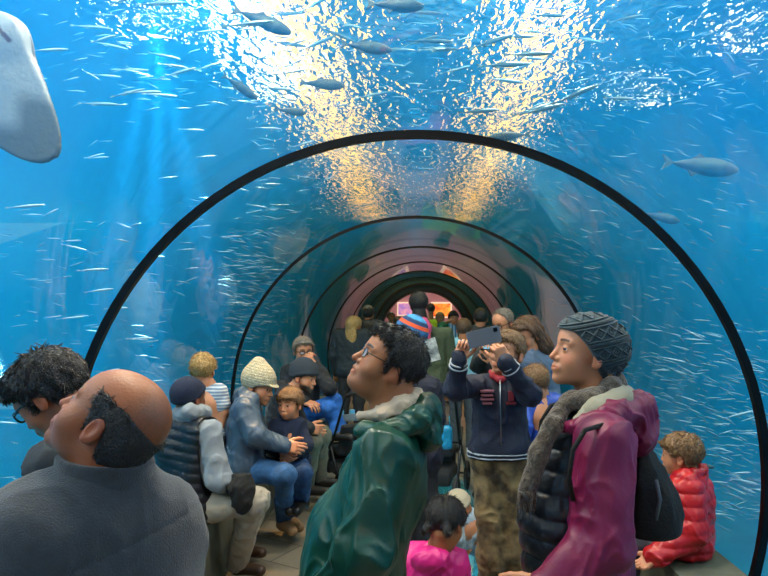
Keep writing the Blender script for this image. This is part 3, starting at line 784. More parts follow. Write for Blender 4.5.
# ---- man in the green rain jacket
d0 = 1.93
per = Person((.0, d0, 0), 'man with black hair and glasses in a green rain jacket gazing up to the left')
per.skin('olive', '#96603c')
J = dict(neck=P(402, 414, d0), chest=P(383, 485, d0), pelvis=P(332, 680, d0),
         shL=P(384, 458, d0 - .17), shR=P(396, 452, d0 + .17), elL=P(366, 552, d0 - .26), elR=P(360, 560, d0 + .2),
         wrL=P(322, 612, d0 - .24), wrR=P(310, 610, d0 + .12), hipL=P(330, 690, d0 - .1), hipR=P(330, 690, d0 + .1),
         knL=(-.2, d0 - .1, .48), knR=(-.2, d0 + .1, .48), anL=(-.2, d0 - .1, .08), anR=(-.2, d0 + .1, .08))
J = {k: V3(*v) for k, v in J.items()}
per.head(P(390, 362, d0 - .02), (-.86, -.2, .5), (.25, -.03, 1), scale=.95, neck=P(400, 424, d0), neck_r=.073, H=dict(fat=1.16, nose=1.45, jowl=1, mouth=.006, brow=DARK, beard=DARK, beard_w=.18, chin=1.3), h=.0025)
per.hair(BLACK_HAIR, t=.008, noise=(.0045, 48), ridge=True, line=[(-.13, -.085), (-.06, -.08), (-.035, -.05), (-.03, .0), (.0, .004), (.006, -.03), (.02, -.03), (.03, .03), (.06, .058), (.1, .062)],
         extra=lambda p: ell(p, (.025, .0, .08), (.06, .056, .03)), strands=(6500, .026, .32, .0011, 3, .05))
per.glasses()
Jg = loc(per, J)
def jacket(p):
    d = torso(p, Jg, .07, .125, .15, .15)
    d = smin(d, ell(p, per.L(P(345, 560, d0)), (.125, .15, .22)), .08)
    d = smin(d, sleeve(p, Jg, 'R', (.09, .078, .06)), .03)
    d = smin(d, sleeve(p, Jg, 'L', (.088, .076, .06)), .012)
    d = d + wr(p, .004, 18, 5, st=(1, 1, .6)) + folds(p, .013, 10, 1, R=frame((1, 0, .45)))
    nk = per.L(P(398, 405, d0)); d = smax(d, -cap(p, nk + (0, 0, .12), nk + (.02, 0, -.035), .075, .06), .02)
    return smax(d, -(p[:, 2] - .62), .02)
green = mat('green_rain_jacket', '#043a2d', .36, bump=.2, bscale=30, noise=.2, nscale=5, crease=.55, cscale=5)
o = per.cloth('jacket', jacket, J.values(), .2, .0055, green)
def hood(p):
    a = [P(362, 430, d0 - .1), P(392, 434, d0 - .14), P(416, 420, d0 - .11), P(424, 408, d0 - .01), P(418, 412, d0 + .1), P(392, 426, d0 + .15), P(364, 428, d0 + .07)]
    a = [per.L(q) for q in a]; d = chain(p, a, [.024, .03, .036, .042, .036, .03, .024], .03)
    d = smin(d, ell(p, per.L(P(428, 434, d0)), (.045, .1, .055)), .04)
    return d + folds(p, .009, 18, 4, st=(1, 1, 1))
per.cloth('hood', hood, [P(362, 400, d0 - .14), P(440, 440, d0 + .15)], .09, .0045, green)
def collar(p):
    a = [per.L(q) for q in (P(361, 416, d0 - .05), P(382, 414, d0 - .085), P(402, 406, d0 - .075), P(416, 398, d0), P(404, 403, d0 + .08), P(378, 411, d0 + .08))]
    return chain(p, a, [.014, .022, .027, .028, .022, .018], .02) + folds(p, .007, 22, 2, st=(1, 1, 1))
per.cloth('collar', collar, [P(362, 390, d0 - .1), P(420, 425, d0 + .1)], .05, .004, mat('cream_collar', '#b8a48c', .85, bump=.3))
per.cloth('trousers', lambda p: legs(p, Jg, (.11, .085, .065)) + wr(p, .005, 25, 3), [J['hipL'], J['hipR'], J['anL'], J['anR']], .15, .014, mat('dark_trousers', '#1c2127', .8))
for q in 'LR': per.cloth('shoe', lambda p: shoe(p, Jg['an' + q], Jg['an' + q] + _a((-.17, 0, -.03))), [J['an' + q], J['an' + q] + (-.17, 0, 0)], .08, .008, mat('black_shoe', '#141414', .5))
per.hand(J['wrL'], (-.6, .2, -.7), (-.3, -.2, .6), curl=(.5, .5, .5, .6)); per.hand(J['wrR'], (-.6, -.2, -.7), (-.3, .2, .6), curl=(.5, .5, .5, .6))
per.done(J)

# ---- bald man in the grey fleece
d1 = 1.22
per = Person((-.62, d1, 0), 'balding man in a grey fleece pullover with head thrown back, nearest the camera')
per.skin('tan', '#8e522e')
J = dict(neck=P(108, 478, d1 + .02), chest=P(104, 560, d1 + .02), pelvis=P(104, 800, d1 + .04),
         shL=P(34, 536, d1 - .07), shR=P(153, 528, d1 + .1), elL=P(6, 650, d1 - .1), elR=P(168, 650, d1 + .14),
         wrL=P(-20, 740, d1), wrR=P(170, 760, d1 + .1), hipL=P(70, 810, d1), hipR=P(140, 810, d1 + .08),
         knL=(-.73, d1, .48), knR=(-.55, d1 + .1, .48), anL=(-.73, d1, .08), anR=(-.55, d1 + .1, .08))
J = {k: V3(*v) for k, v in J.items()}
per.head(P(114, 420, d1), (-.74, .1, .6), (.62, .16, .76), scale=.93, neck=P(106, 486, d1 + .01), neck_r=.06, h=.0023,
         H=dict(scalp=1, fat=1.05, nose=1.25, mouth=.002, brow=DARK, beard=DARK, beard_w=.12))
def bald(p):
    d = hair_shell(p, {'full': 1}, .0045, [(-.13, -.09), (-.05, -.085), (-.035, -.05), (-.03, -.012), (-.012, .008), (.004, -.03), (.014, -.036), (.022, .0), (.035, .03), (.05, .2)], (.0022, 150), .006)
    return smax(d, -ell(p, (-.015, 0, .105), (.16, .088, .105)), .008)
per.strands(per.on_head('hair', bald, BLACK_HAIR, h=.0025), 5000, .014, .5, .0007, 5, .15)
Jb = loc(per, J)
def fleece(p):
    d = torso(p, Jb, .072, .135, .14, .14, k=.08)
    d = smin(d, cap(p, Jb['shL'], Jb['shR'], .085), .06); d = smin(d, cap(p, Jb['neck'] + _a((0, 0, -.02)), Jb['chest'], .07, .12), .06)
    for q in 'LR': d = smin(d, sleeve(p, Jb, q, (.08, .068, .05)), .035)
    d = d + wr(p, .003, 16, 15, st=(1, 1, .6)) + folds(p, .009, 7, 3, st=(.8, 1, .8), R=frame((1, 0, .6)))
    zs = 1.135 + (p[:, 0] + .0) * .32 - .0; d = d + .0045 * np.exp(-((p[:, 2] - zs) / .0045) ** 2).astype(np.float32)
    nk = Jb['neck']; d = smax(d, -cap(p, nk + _a((-.01, 0, .12)), nk + _a((0, 0, .0)), .066, .058), .012)
    return smax(d, -(p[:, 2] - .72), .02)
fl_m = mat('grey_fleece', '#2b3339', .95, bump=.45, bscale=320, sheen=.25, noise=.12, nscale=50)
per.cloth('pullover', fleece, J.values(), .2, .0055, fl_m)
def fcol(p):
    c = per.L(P(105, 468, d1 + .01)); q = p - _a(c); q = q @ _a(frame((1, 0, -.12), (.1, 0, 1)))
    r = np.hypot(q[:, 0] / 1.12, q[:, 1]); dd = np.maximum(np.abs(r - .073) - .0055, np.abs(q[:, 2] + .005) - .024)
    return dd - .004 + wr(p, .0015, 40, 2)
per.cloth('collar', fcol, [P(60, 440, d1), P(150, 490, d1)], .09, .004, fl_m)
per.cloth('trousers', lambda p: legs(p, Jb, (.11, .085, .065)) + wr(p, .005, 25, 3), [J['hipL'], J['hipR'], J['anL'], J['anR']], .15, .016, mat('dark_trousers', '#1c2127', .8))
for q in 'LR': per.cloth('shoe', lambda p: shoe(p, Jb['an' + q], Jb['an' + q] + _a((-.07, .15, -.03))), [J['an' + q], J['an' + q] + (-.07, .15, 0)], .08, .009, mat('black_shoe', '#141414', .5))
per.hand(J['wrL'], (0, .3, -1), (.3, .6, 0), h=.006); per.hand(J['wrR'], (0, .3, -1), (-.6, .6, 0), h=.006)
per.done(J)

# ---- man with glasses looking down, far left
d2 = 1.62
per = Person((-.9, d2, 0), 'dark-haired man with black glasses looking down, partly behind the balding man')
per.skin('tan2', '#9c5f3c')
J = dict(neck=P(72, 432, d2 + .02), chest=P(84, 510, d2 + .02), pelvis=P(96, 660, d2 + .04),
         shL=P(60, 468, d2 - .13), shR=P(92, 466, d2 + .19), elL=P(54, 540, d2 - .16), elR=P(100, 560, d2 + .24),
         wrL=P(30, 580, d2 - .05), wrR=P(60, 590, d2 + .15), hipL=P(92, 670, d2 - .1), hipR=P(98, 670, d2 + .1),
         knL=(-.85, d2 - .1, .48), knR=(-.83, d2 + .1, .48), anL=(-.85, d2 - .1, .08), anR=(-.83, d2 + .1, .08))
J = {k: V3(*v) for k, v in J.items()}
per.head(P(50, 393, d2), (-.72, .05, -.56), (-.6, 0, .8), scale=.91, neck=P(74, 438, d2), neck_r=.056, h=.0028, H=dict(fat=1.0, nose=1.1, brow=DARK, beard=DARK, beard_w=.12))
per.hair(BLACK_HAIR, t=.013, noise=(.004, 45), ridge=True, line=[(-.13, -.085), (-.06, -.08), (-.035, -.05), (-.03, .0), (.0, .004), (.006, -.03), (.02, -.03), (.03, .02), (.06, .046), (.1, .05)],
         extra=lambda p: ell(p, (.04, .0, .075), (.056, .06, .034)), strands=(6500, .028, .3, .0011, 4, .07))
per.glasses(r=.0022)
J2 = loc(per, J)
per.cloth('jacket', lambda p: smax(smin(smin(torso(p, J2, .065, .11, .12, .12), sleeve(p, J2, 'L', (.07, .06, .05)), .03), sleeve(p, J2, 'R', (.07, .06, .05)), .03)
          + folds(p, .01, 12, 2), -(p[:, 2] - .7), .02), J.values(), .2, .008, mat('black_jacket', '#15181c', .7, bump=.3, crease=.4))
per.cloth('trousers', lambda p: legs(p, J2, (.1, .08, .06)), [J['hipL'], J['hipR'], J['anL'], J['anR']], .15, .016, mat('dark_trousers', '#1c2127', .8))
per.hand(J['wrL'], (-.7, .1, -.5), (0, .3, 1), h=.006); per.hand(J['wrR'], (-.7, -.1, -.5), (0, -.3, 1), h=.006)
for q in 'LR': per.cloth('shoe', lambda p: shoe(p, J2['an' + q], J2['an' + q] + _a((-.16, .02, -.03))), [J['an' + q], J['an' + q] + (-.16, .02, 0)], .08, .009, mat('black_shoe', '#141414', .5))
per.done(J)

# ---- woman in the cable-knit beanie and maroon jacket
d3 = 1.88
per = Person((.5, d3, 0), 'woman in a charcoal cable-knit beanie, maroon jacket and grey scarf gazing up to the left')
per.skin('fair', '#b97f5c')
J = dict(neck=P(596, 394, d3 + .02), chest=P(600, 470, d3 + .02), pelvis=P(590, 660, d3 + .04),
         shL=P(604, 440, d3 - .15), shR=P(590, 440, d3 + .17), elL=P(602, 545, d3 - .2), elR=P(575, 560, d3 + .2),
         wrL=P(546, 588, d3 - .22), wrR=P(535, 600, d3 + .1), hipL=P(588, 670, d3 - .1), hipR=P(588, 670, d3 + .1),
         knL=(.5, d3 - .1, .48), knR=(.52, d3 + .1, .48), anL=(.5, d3 - .1, .08), anR=(.52, d3 + .1, .08))
J = {k: V3(*v) for k, v in J.items()}
per.head(P(586, 350, d3), (-.97, -.13, .2), (.12, -.02, 1), scale=.95, neck=P(594, 402, d3 + .02), neck_r=.05, h=.0025, H=dict(fat=.93, nose=1.2, brow=BRN, chin=1.0))
def beanie(p):
    d = ell(p, (-.016, 0, .026), (.1, .078, .083)); d = smin(d, ell(p, (.03, 0, .022), (.058, .06, .06)), .03); d = smin(d, ell(p, (-.06, 0, .0), (.058, .064, .07)), .04) - .013
    # diamond cables set between ribs, running from the brim edge up and back
    s_ = -.39 * p[:, 0] - .92 * p[:, 2] + .022; t_ = -.92 * p[:, 0] + .39 * p[:, 2]
    u = s_ / .064; fu = np.abs(u - np.floor(u) - .5) / .30; v = t_ / .040; fv = np.abs(v - np.floor(v) - .5) * 2
    dia = np.abs(fu + fv - .92); inner = np.abs(fu + fv - .42)
    cable = np.where(fu < 1, np.maximum(np.clip(1.25 - dia / .17, 0, 1), .6 * np.clip(1 - inner / .14, 0, 1)), np.clip(np.sin((u - np.floor(u)) * 2 * PI * 7.5) + .3, 0, 1))
    d = d - .0052 * cable.astype(np.float32)
    cut = (np.interp(p[:, 0], [-.13, -.07, -.035, -.005, .03, .07, .12], [-.1, -.095, -.06, -.022, .014, .048, .056]).astype(np.float32) - p[:, 2]) * .8
    return smax(d, cut, .007)
per.on_head('beanie', beanie, mat('charcoal_knit', '#25393f', .92, bump=.3, bscale=260, sheen=.2), h=.002)
per.on_head('hair', lambda p: smin(cap(p, (-.085, .02, -.03), (-.1, .01, -.1), .017, .01), cap(p, (-.06, .06, -.03), (-.07, .055, -.07), .01), .02) + wr(p, .002, 120, 3, True), BLOND_HAIR, h=.0028)
Jm = loc(per, J)
maroon = mat('maroon_jacket', '#6d0f3a', .45, bump=.25, bscale=30, crease=.4, cscale=7, noise=.12, nscale=6)
def mjacket(p):
    d = torso(p, Jm, .062, .1, .115, .12)
    d = smin(d, sleeve(p, Jm, 'R', (.07, .06, .045)), .03)
    d = smin(d, sleeve(p, Jm, 'L', (.082, .074, .05)), .015)
    d = d + wr(p, .004, 20, 25, st=(1, 1, .7)) + folds(p, .012, 11, 8, R=frame((1, 0, -.4)))
    # open front: cut away the chest on the left (front) side
    fx = np.interp(p[:, 2] + 0, [.5, 1.0, 1.25], [per.L(P(552, 0, d3))[0], per.L(P(558, 0, d3))[0], per.L(P(566, 0, d3))[0]]).astype(np.float32)
    cut = np.where(p[:, 1] > -.3, fx - p[:, 0], -1)
    dz = np.abs(p[:, 1]) - .105
    front = np.maximum(fx - p[:, 0], dz)
    d = smax(d, -np.maximum(p[:, 0] - fx, dz), .012)
    nk = per.L(P(592, 402, d3)); d = smax(d, -cap(p, nk + (0, 0, .12), nk + (0, 0, -.03), .075, .065), .02)
    return smax(d, -(p[:, 2] - .68), .02)
per.cloth('jacket', mjacket, J.values(), .2, .0055, maroon)
def mhood(p):
    a = [P(566, 428, d3 - .09), P(585, 426, d3 - .14), P(612, 416, d3 - .14), P(638, 408, d3 - .05), P(636, 408, d3 + .08), P(608, 414, d3 + .15), P(575, 424, d3 + .1)]
    a = [per.L(q) for q in a]; d = chain(p, a, [.014, .022, .034, .042, .042, .03, .016], .03)
    d = smin(d, ell(p, per.L(P(634, 432, d3 + .01)), (.05, .12, .07), frame((1, 0, -.25))), .045)
    return d + folds(p, .009, 18, 9, st=(1, 1, 1))
per.cloth('hood', mhood, [P(560, 390, d3 - .2), P(655, 470, d3 + .2)], .06, .0045, maroon)
def lining(p):
    a = [P(578, 420, d3 - .11), P(598, 410, d3 - .115), P(618, 400, d3 - .07), P(622, 398, d3 + .02), P(612, 404, d3 + .1)]
    a = [per.L(q) for q in a]; return chain(p, a, [.016, .032, .038, .036, .022], .03) + wr(p, .002, 50, 4, True)
per.cloth('hood_lining', lining, [P(575, 390, d3 - .12), P(625, 425, d3 + .12)], .05, .004, mat('pale_hood_lining', '#8f8c78', .85, bump=.3))
def scarf(p):
    q_ = [P(574, 400, d3 - .06), P(592, 399, d3 - .085), P(611, 388, d3 - .055), P(616, 384, d3 + .02), P(606, 389, d3 + .08), P(582, 398, d3 + .07), P(568, 404, d3 - .0), P(574, 400, d3 - .06)]
    q_ = [per.L(q) for q in q_]; d = chain(p, q_, [.02, .023, .025, .026, .026, .024, .02, .02], .03)
    h_ = [P(566, 404, d3 - .05), P(552, 425, d3 - .09), P(538, 455, d3 - .1), P(527, 492, d3 - .1)]; h_ = [per.L(q) for q in h_]
    d = smin(d, chain(p, h_, [.024, .025, .025, .022], .02), .02)
    return d + wr(p, .005, 60, 29, True, st=(1, 1, .35))
sc_m = mat('grey_wool_scarf', '#393028', .95, bump=.8, bscale=150, col2='#62584a', nscale=70, sheen=.3)
scf = per.cloth('scarf', scarf, [P(515, 370, d3 - .12), P(625, 500, d3 + .12)], .06, .0045, sc_m)
fr_ = MB(); rr = random.Random(4)
for i in range(16):
    a = per.L(P(519 + i * 1.1, 492 - i * .25, d3 - .1 + rr.uniform(-.02, .02))); fr_.tube([a, a + (rr.uniform(-.004, .002), 0, -.03), a + (rr.uniform(-.01, .004), 0, -.06 - rr.random() * .02)], [.0035, .003, .002], 5)
fr_.build('fringe', sc_m, scf, smooth=True)
def vest(p):
    fx = per.L(P(548, 0, d3))[0]
    d = chain(p, [per.L(P(572, 440, d3)), per.L(P(560, 520, d3)), per.L(P(566, 640, d3))], [.07, .105, .125], .05)
    d = smin(d, cap(p, per.L(P(590, 425, d3 - .08)), per.L(P(590, 425, d3 + .1)), .04), .06)
    z = p[:, 2] / .062 + .12 * np.sin(p[:, 1] * 30); d = d - .011 * np.sqrt(np.abs(np.sin(z * PI))).astype(np.float32) + wr(p, .0025, 60, 3, True)
    return smax(d, -(p[:, 2] - .66), .02)
per.cloth('puffer_front', vest, [P(520, 400, d3 - .15), P(600, 680, d3 + .15)], .06, .005, mat('navy_puffer', '#10161f', .42, bump=.2, bscale=60, crease=.2, cscale=20))
per.hand(J['wrL'] + (-.0, 0, -.0), (-.75, .2, -.45), (0, .6, .6), curl=(.7, .8, .8, .8)); per.hand(J['wrR'], (-.8, -.2, -.5), (0, -.3, .7), h=.006)
per.cloth('trousers', lambda p: legs(p, Jm, (.1, .08, .06)), [J['hipL'], J['hipR'], J['anL'], J['anR']], .15, .014, mat('dark_trousers', '#1c2127', .8))
for q in 'LR': per.cloth('shoe', lambda p: shoe(p, Jm['an' + q], Jm['an' + q] + _a((-.16, 0, -.03))), [J['an' + q], J['an' + q] + (-.16, 0, 0)], .08, .009, mat('black_shoe', '#141414', .5))
per.done(J)

# her rucksack: a thing of its own
wpo = per.o
bk = empty('backpack', P(650, 560, d3 + .06), label='black rucksack on the back of the woman in the maroon jacket', cat='backpack')
bo = np.array(bk.location)
def pack(p):
    q = p + _a(bo); c = P(638, 502, d3 + .05)
    d = ell(q, c, (.1, .155, .2), frame((1, 0, .15))); d = smin(d, ell(q, P(645, 514, d3 + .03), (.09, .13, .13)), .05)
    d = d + wr(p, .004, 24, 6) + folds(p, .006, 14, 2)
    return smax(d, -mjacket(p + _a(bo - wpo)) + .004, .01)
pm = mat('black_nylon', '#040405', .85, bump=.4, bscale=120, crease=.3)
lo_ = P(600, 420, 1.9) - bo - .15; hi_ = P(700, 560, 1.9) - bo + .15
solid('bag', pack, np.minimum(lo_, hi_) - .05, np.maximum(lo_, hi_) + .05, .007, pm, bk)
m = MB()
pts = [P(598, 424, d3 - .19), P(585, 432, d3 - .24), P(574, 460, d3 - .21), P(576, 500, d3 - .2), P(620, 545, d3 - .13), P(640, 548, d3 - .05)]
m2 = MB(); m2.tube([q - bo for q in (P(656, 480, d3 - .11), P(660, 500, d3 - .12), P(656, 520, d3 - .11))], .006, 6); m2.build('zip_pull', mat('grey_cord', '#50555a', .6), bk, smooth=True)
for sg in (0, 1):
    m = MB(); m.tube([q - bo + ((0, 0, 0) if not sg else (0, .42, 0)) for q in ((P(612, 424, d3 - .17), P(600, 419, d3 - .23)) if 0 else (P(606, 424, d3 - .2), P(585, 430, d3 - .232), P(573, 450, d3 - .235), P(569, 478, d3 - .215), P(573, 500, d3 - .2)))], .007, 8); m.build('strap', pm, bk, smooth=True)
# ------------------------------------------------------------------ everyone further down the tunnel
def fig(label, d, J, hc, fwd, up=(0, 0, 1), skin=('fair', '#b97f5c'), sc=1.0, H=None, top=None, topname='jacket', bot=None, hair=None, hat=None,
        tr=(.062, .105, .11, .115), sl=(.068, .058, .042), lg=(.085, .066, .05), h=.009, hh=.0042, hem=None, fold=.0055, seat=None, hands=None, glasses=False, group=None,
        toe=None, shoem=None, quilt=False, short=False, hipsdrop=.0, hk=.0055, hsc=None, extra_top=None, eyes=None, origin=None):
    J = {k: V3(*v) for k, v in J.items()}
    o = origin if origin is not None else (J['pelvis'][0], J['pelvis'][1], 0)
    per = Person(o, label, group); per.skin(*skin)
    nb = J['neck'] - (0, 0, .02)
    per.head(hc, fwd, up, sc, h=hh, neck=nb, neck_r=.052, H=H or dict(brow=BRN), eyes=(d < 5.2) if eyes is None else eyes)
    if hair:
        hm, ht, hl, hn = hair[:4]; ex = hair[4] if len(hair) > 4 else None
        per.hair(hm, t=ht, line=hl, noise=hn, ridge=True, extra=ex, h=hh, lo=(-.18, -.14, -.32), hi=(.16, .14, .17), strands=(3200, .03, .25, .0013, 7, .07) if d < 6.2 and not hat else None)
    if hat: hat(per)
    if glasses: per.glasses(r=.002)
    Jl = loc(per, J); oo = _a(per.o)
    def seated(dd, p):
        if not seat: return dd
        q = p + oo; x = q[:, 0] * (-1 if seat == 'L' else 1)
        dd = smax(dd, -np.maximum(1.128 - x, q[:, 2] - .456), .015)
        return smax(dd, np.hypot(q[:, 0], q[:, 2] - Z_T) - 1.485, .02)
    def ft(p):
        dd = torso(p, Jl, *[x * sc for x in tr], k=.05)
        for q in 'LR':
            if 'el' + q in Jl:
                if short:
                    mid = Jl['sh' + q] * .35 + Jl['el' + q] * .65; dd = smin(dd, cap(p, Jl['sh' + q], mid, sl[0] * sc, sl[1] * 1.05 * sc), .02)
                else: dd = smin(dd, sleeve(p, Jl, q, [x * sc for x in sl]), .015)
        if extra_top: dd = smin(dd, extra_top(p, per), .03)
        if quilt: dd = dd - .009 * np.sqrt(np.abs(np.sin(p[:, 2] / .055 * PI))).astype(np.float32)
        dd = dd + wr(p, fold * .5, 22, 5) + folds(p, fold * 2.0 * sc, 15, len(label) % 9, R=frame((1, 0, .4 if len(label) % 2 else -.4)))
        nk = Jl['neck']; dd = smax(dd, -cap(p, nk + _a((0, 0, .1)), nk + _a((0, 0, .0)), .062 * sc, .052 * sc), .012)
        dd = seated(dd, p)
        return dd if hem is None else smax(dd, -(p[:, 2] - hem), .012)
    per.cloth(topname, ft, J.values(), .2, h, top)
    per.ft = ft
    if 'anL' in J:
        per.cloth('trousers', lambda p: seated(legs(p, Jl, [x * sc for x in lg]) + wr(p, .003, 26, 8) + folds(p, .009 * sc, 15, 5, st=(1, 1, .8)), p), [J[k] for k in ('hipL', 'hipR', 'knL', 'knR', 'anL', 'anR')], .14, h * 1.05, bot)
        tv = V3(*(toe or (fwd[0], fwd[1], 0))); tv = tv / np.linalg.norm(tv)
        for q in 'LR':
            tt = Jl['an' + q] + _a(tv * .16 * sc + (0, 0, -.035 * sc))
            per.cloth('shoe', lambda p: shoe(p, Jl['an' + q], tt, .042 * sc), [J['an' + q], J['an' + q] + tv * .16], .08, .008, shoem or mat('black_shoe', '#141414', .5))
    for q in 'LR':
        if 'wr' + q in J:
            if hands and q in hands: a = hands[q]; per.hand(J['wr' + q], a[0], a[1], hsc or sc, a[2] if len(a) > 2 else (.5, .5, .5, .5), h=hk, tcurl=a[3] if len(a) > 3 else .3)
            else:
                fd = J['wr' + q] - J['el' + q]; per.hand(J['wr' + q], fd, np.cross(fd, (0, 0, 1) if q == 'L' else (0, 0, -1)) + (0, .05, .1), sc, h=hk)
            if short: per.limb_skin([J['el' + q] * .5 + J['sh' + q] * .5, J['el' + q], J['wr' + q]], [.038 * sc, .034 * sc, .024 * sc])
    per.done(J)
    return per
def stand(x, d, H_, face=(0, 1), arms=None, sw=.19, lean=0):
    "joints of a standing figure of height H_"
    f = V3(face[0], face[1], 0); f /= np.linalg.norm(f); r = V3(f[1], -f[0], 0); k = H_ / 1.72; b = V3(x, d, 0)
    J = dict(neck=b + (0, 0, 1.47 * k) + f * lean, chest=b + (0, 0, 1.25 * k) + f * lean * .7, pelvis=b + (0, 0, .98 * k))
    for q, s in (('L', -1), ('R', 1)):
        J['sh' + q] = b + (0, 0, 1.39 * k) + r * s * sw * k + f * lean; J['el' + q] = J['sh' + q] + (0, 0, -.29 * k) + r * s * .05 + f * .0
        J['wr' + q] = J['el' + q] + (0, 0, -.24 * k) + f * .08; J['hip' + q] = b + (0, 0, .92 * k) + r * s * .085 * k
        J['kn' + q] = b + (0, 0, .5 * k) + r * s * .1 * k + f * .02; J['an' + q] = b + (0, 0, .09) + r * s * .1 * k - f * .02
    if arms: J.update(arms)
    return J
def knit_cap(mt, t=.012, line=None, ribs=60, name='beanie', top=0.0, amp=.0018):
    def g(per):
        def f(p):
            d = ell(p, (-.014, 0, .03 + top), (.1, .079, .088 + top)); d = smin(d, ell(p, (.03, 0, .024), (.058, .06, .062)), .03) - t
            a = np.arctan2(p[:, 1], p[:, 0] + .01); d = d - amp * np.abs(np.sin(a * ribs / 2)).astype(np.float32)
            L_ = line or [(-.13, -.03), (-.05, -.02), (0, .0), (.06, .03), (.12, .04)]
            xs, zs = zip(*L_); zc = np.interp(p[:, 0], xs, zs).astype(np.float32)
            d = d - .005 * np.clip(1 - np.abs(p[:, 2] - zc - .018) / .022, 0, 1)
            return smax(d, (zc - p[:, 2]) * .8, .006)
        per.on_head(name, f, mt, h=.0032, hi=(.16, .13, .2))
    return g

# ---- seated man in the padded vest
grey_cot = mat('grey_hoodie', '#7f8588', .9, bump=.3, crease=.35, cscale=10)
khaki = mat('khaki_trousers', '#9d9483', .85, bump=.2, crease=.45, cscale=9)
d = 3.35
J = dict(neck=P(189, 416, d), chest=P(184, 450, d), pelvis=P(190, 502, d), shL=P(166, 430, d + .06), shR=P(210, 432, d - .1), elL=P(168, 482, d + .12), elR=P(219, 480, d - .16),
         wrL=P(205, 494, d + .15), wrR=P(228, 484, d + .02), hipL=P(188, 506, d + .1), hipR=P(192, 508, d - .1), knL=P(258, 500, d + .22), knR=P(252, 502, d - .1), anL=P(241, 545, 3.88), anR=P(238, 562, 3.6))
fig('seated man in a black padded vest and khaki trousers, dark cap, seen from behind', d, J, P(189, 397, d), (.42, .9, .05), skin=('brown', '#7a4a30'), seat='L', top=grey_cot, topname='hoodie', bot=khaki,
    sc=.92, hair=(BLACK_HAIR, .003, SHORT, (.001, 90)), hat=knit_cap(mat('navy_knit', '#0f1a33', .9, bump=.5, bscale=200), .005, [(-.13, -.035), (-.05, -.03), (0, .0), (.06, .03), (.12, .04)]), toe=(1, -.3, 0), shoem=mat('brown_shoe', '#3a2619', .5),
    extra_top=lambda p, s_: chain(p, [s_.L(P(178, 414, d)), s_.L(P(190, 412, d - .1)), s_.L(P(204, 412, d - .02)), s_.L(P(198, 414, d + .08))], [.035, .035, .035, .03], .03), lg=(.095, .075, .065), sl=(.07, .064, .045), h=.007)
vper = [o for o in COL.objects if o.name.startswith('person')][-1]; vo = np.array(vper.location); Jv = {k: _a(v - vo) for k, v in J.items()}
def vestf(p):
    dd = torso(p, Jv, .072, .122, .13, .12, k=.05); q = p + _a(vo); dd = smax(dd, np.hypot(q[:, 0], q[:, 2] - Z_T) - 1.49, .02)
    z = (p[:, 2] + p[:, 0] * .12) / .048; dd = dd - .009 * np.sqrt(np.abs(np.sin(z * PI))).astype(np.float32)
    for q in 'LR': dd = smax(dd, -cap(p, Jv['sh' + q] * 1.08 - Jv['chest'] * .08, Jv['el' + q], .074, .085), .012)
    dd = smax(dd, -cap(p, Jv['neck'] + _a((0, 0, .1)), Jv['neck'] + _a((.01, 0, .01)), .085), .012)
    return smax(dd, -(p[:, 2] - .47), .02)
A_ = np.array(list(Jv.values())); solid('vest', vestf, A_.min(0) - .15, A_.max(0) + .15, .007, mat('black_puffer', '#06090f', .42, bump=.2, bscale=80, crease=.25, cscale=18), vper)

# ---- boy in the striped t-shirt, standing on the bench
d = 4.05
J = dict(neck=P(208, 384, d), chest=P(211, 402, d), pelvis=P(212, 428, d), shL=P(201, 391, d), shR=P(221, 391, d - .02), elL=P(196, 410, d), elR=P(224, 412, d - .03),
         wrL=P(198, 424, d), wrR=P(220, 429, d - .05), hipL=P(207, 434, d), hipR=P(217, 434, d), knL=P(207, 458, d), knR=P(217, 458, d), anL=P(207, 478, d), anR=P(217, 478, d))
fig('small fair-haired boy in a striped grey t-shirt standing on the bench, back turned', d, J, P(203, 369, d), (-.1, 1, -.02), sc=.88, top=mat('striped_tee', '#6f8296', .9, bump=.2, stripes=((0, 0, 1), .021, .4, '#b9c2c6')), topname='t_shirt', bot=mat('navy_shorts', '#1a2133', .9),
    hair=(BLOND_HAIR, .014, KIDS, (.002, 45)), tr=(.045, .075, .08, .08), sl=(.05, .052, .03), lg=(.07, .055, .045), short=True, h=.0065, hem=.78, fold=.002)

# ---- woman in the brimmed knit hat
d = 4.1
J = dict(neck=P(251, 399, d), chest=P(244, 424, d), pelvis=P(244, 462, d), shL=P(249, 406, d + .17), shR=P(245, 408, d - .14), elL=P(262, 440, d + .22), elR=P(256, 436, d - .2),
         wrL=P(283, 452, d + .1), wrR=P(284, 446, d - .14), hipL=P(244, 466, d + .08), hipR=P(246, 468, d - .08), knL=P(289, 471, d + .12), knR=P(285, 475, d - .2), anL=P(290, 516, d + .3), anR=P(283, 519, d + .12))
def brim_hat(per):
    mt = mat('oatmeal_knit', '#8a8b75', .95, bump=.9, bscale=170, col2='#a8a78f', nscale=60)
    def f(p):
        d_ = ell(p, (-.016, 0, .04), (.103, .083, .1)); d_ = smin(d_, sph(p, (-.04, 0, .145), .022), .05); d_ = smin(d_, ell(p, (.03, 0, .024), (.06, .062, .062)), .03) - .013
        d_ = d_ - .002 * np.abs(np.sin(p[:, 2] * 190)).astype(np.float32)
        d_ = smax(d_, (np.interp(p[:, 0], [-.13, -.03, .03, .1], [-.05, -.035, .005, .02]).astype(np.float32) - p[:, 2]) * .8, .006)
        br = ell(p, (.088, 0, .028), (.05, .06, .008), frame((1, 0, -.25)))
        return smin(d_, br, .01)
    per.on_head('hat', f, mt, h=.0035, hi=(.18, .13, .2))
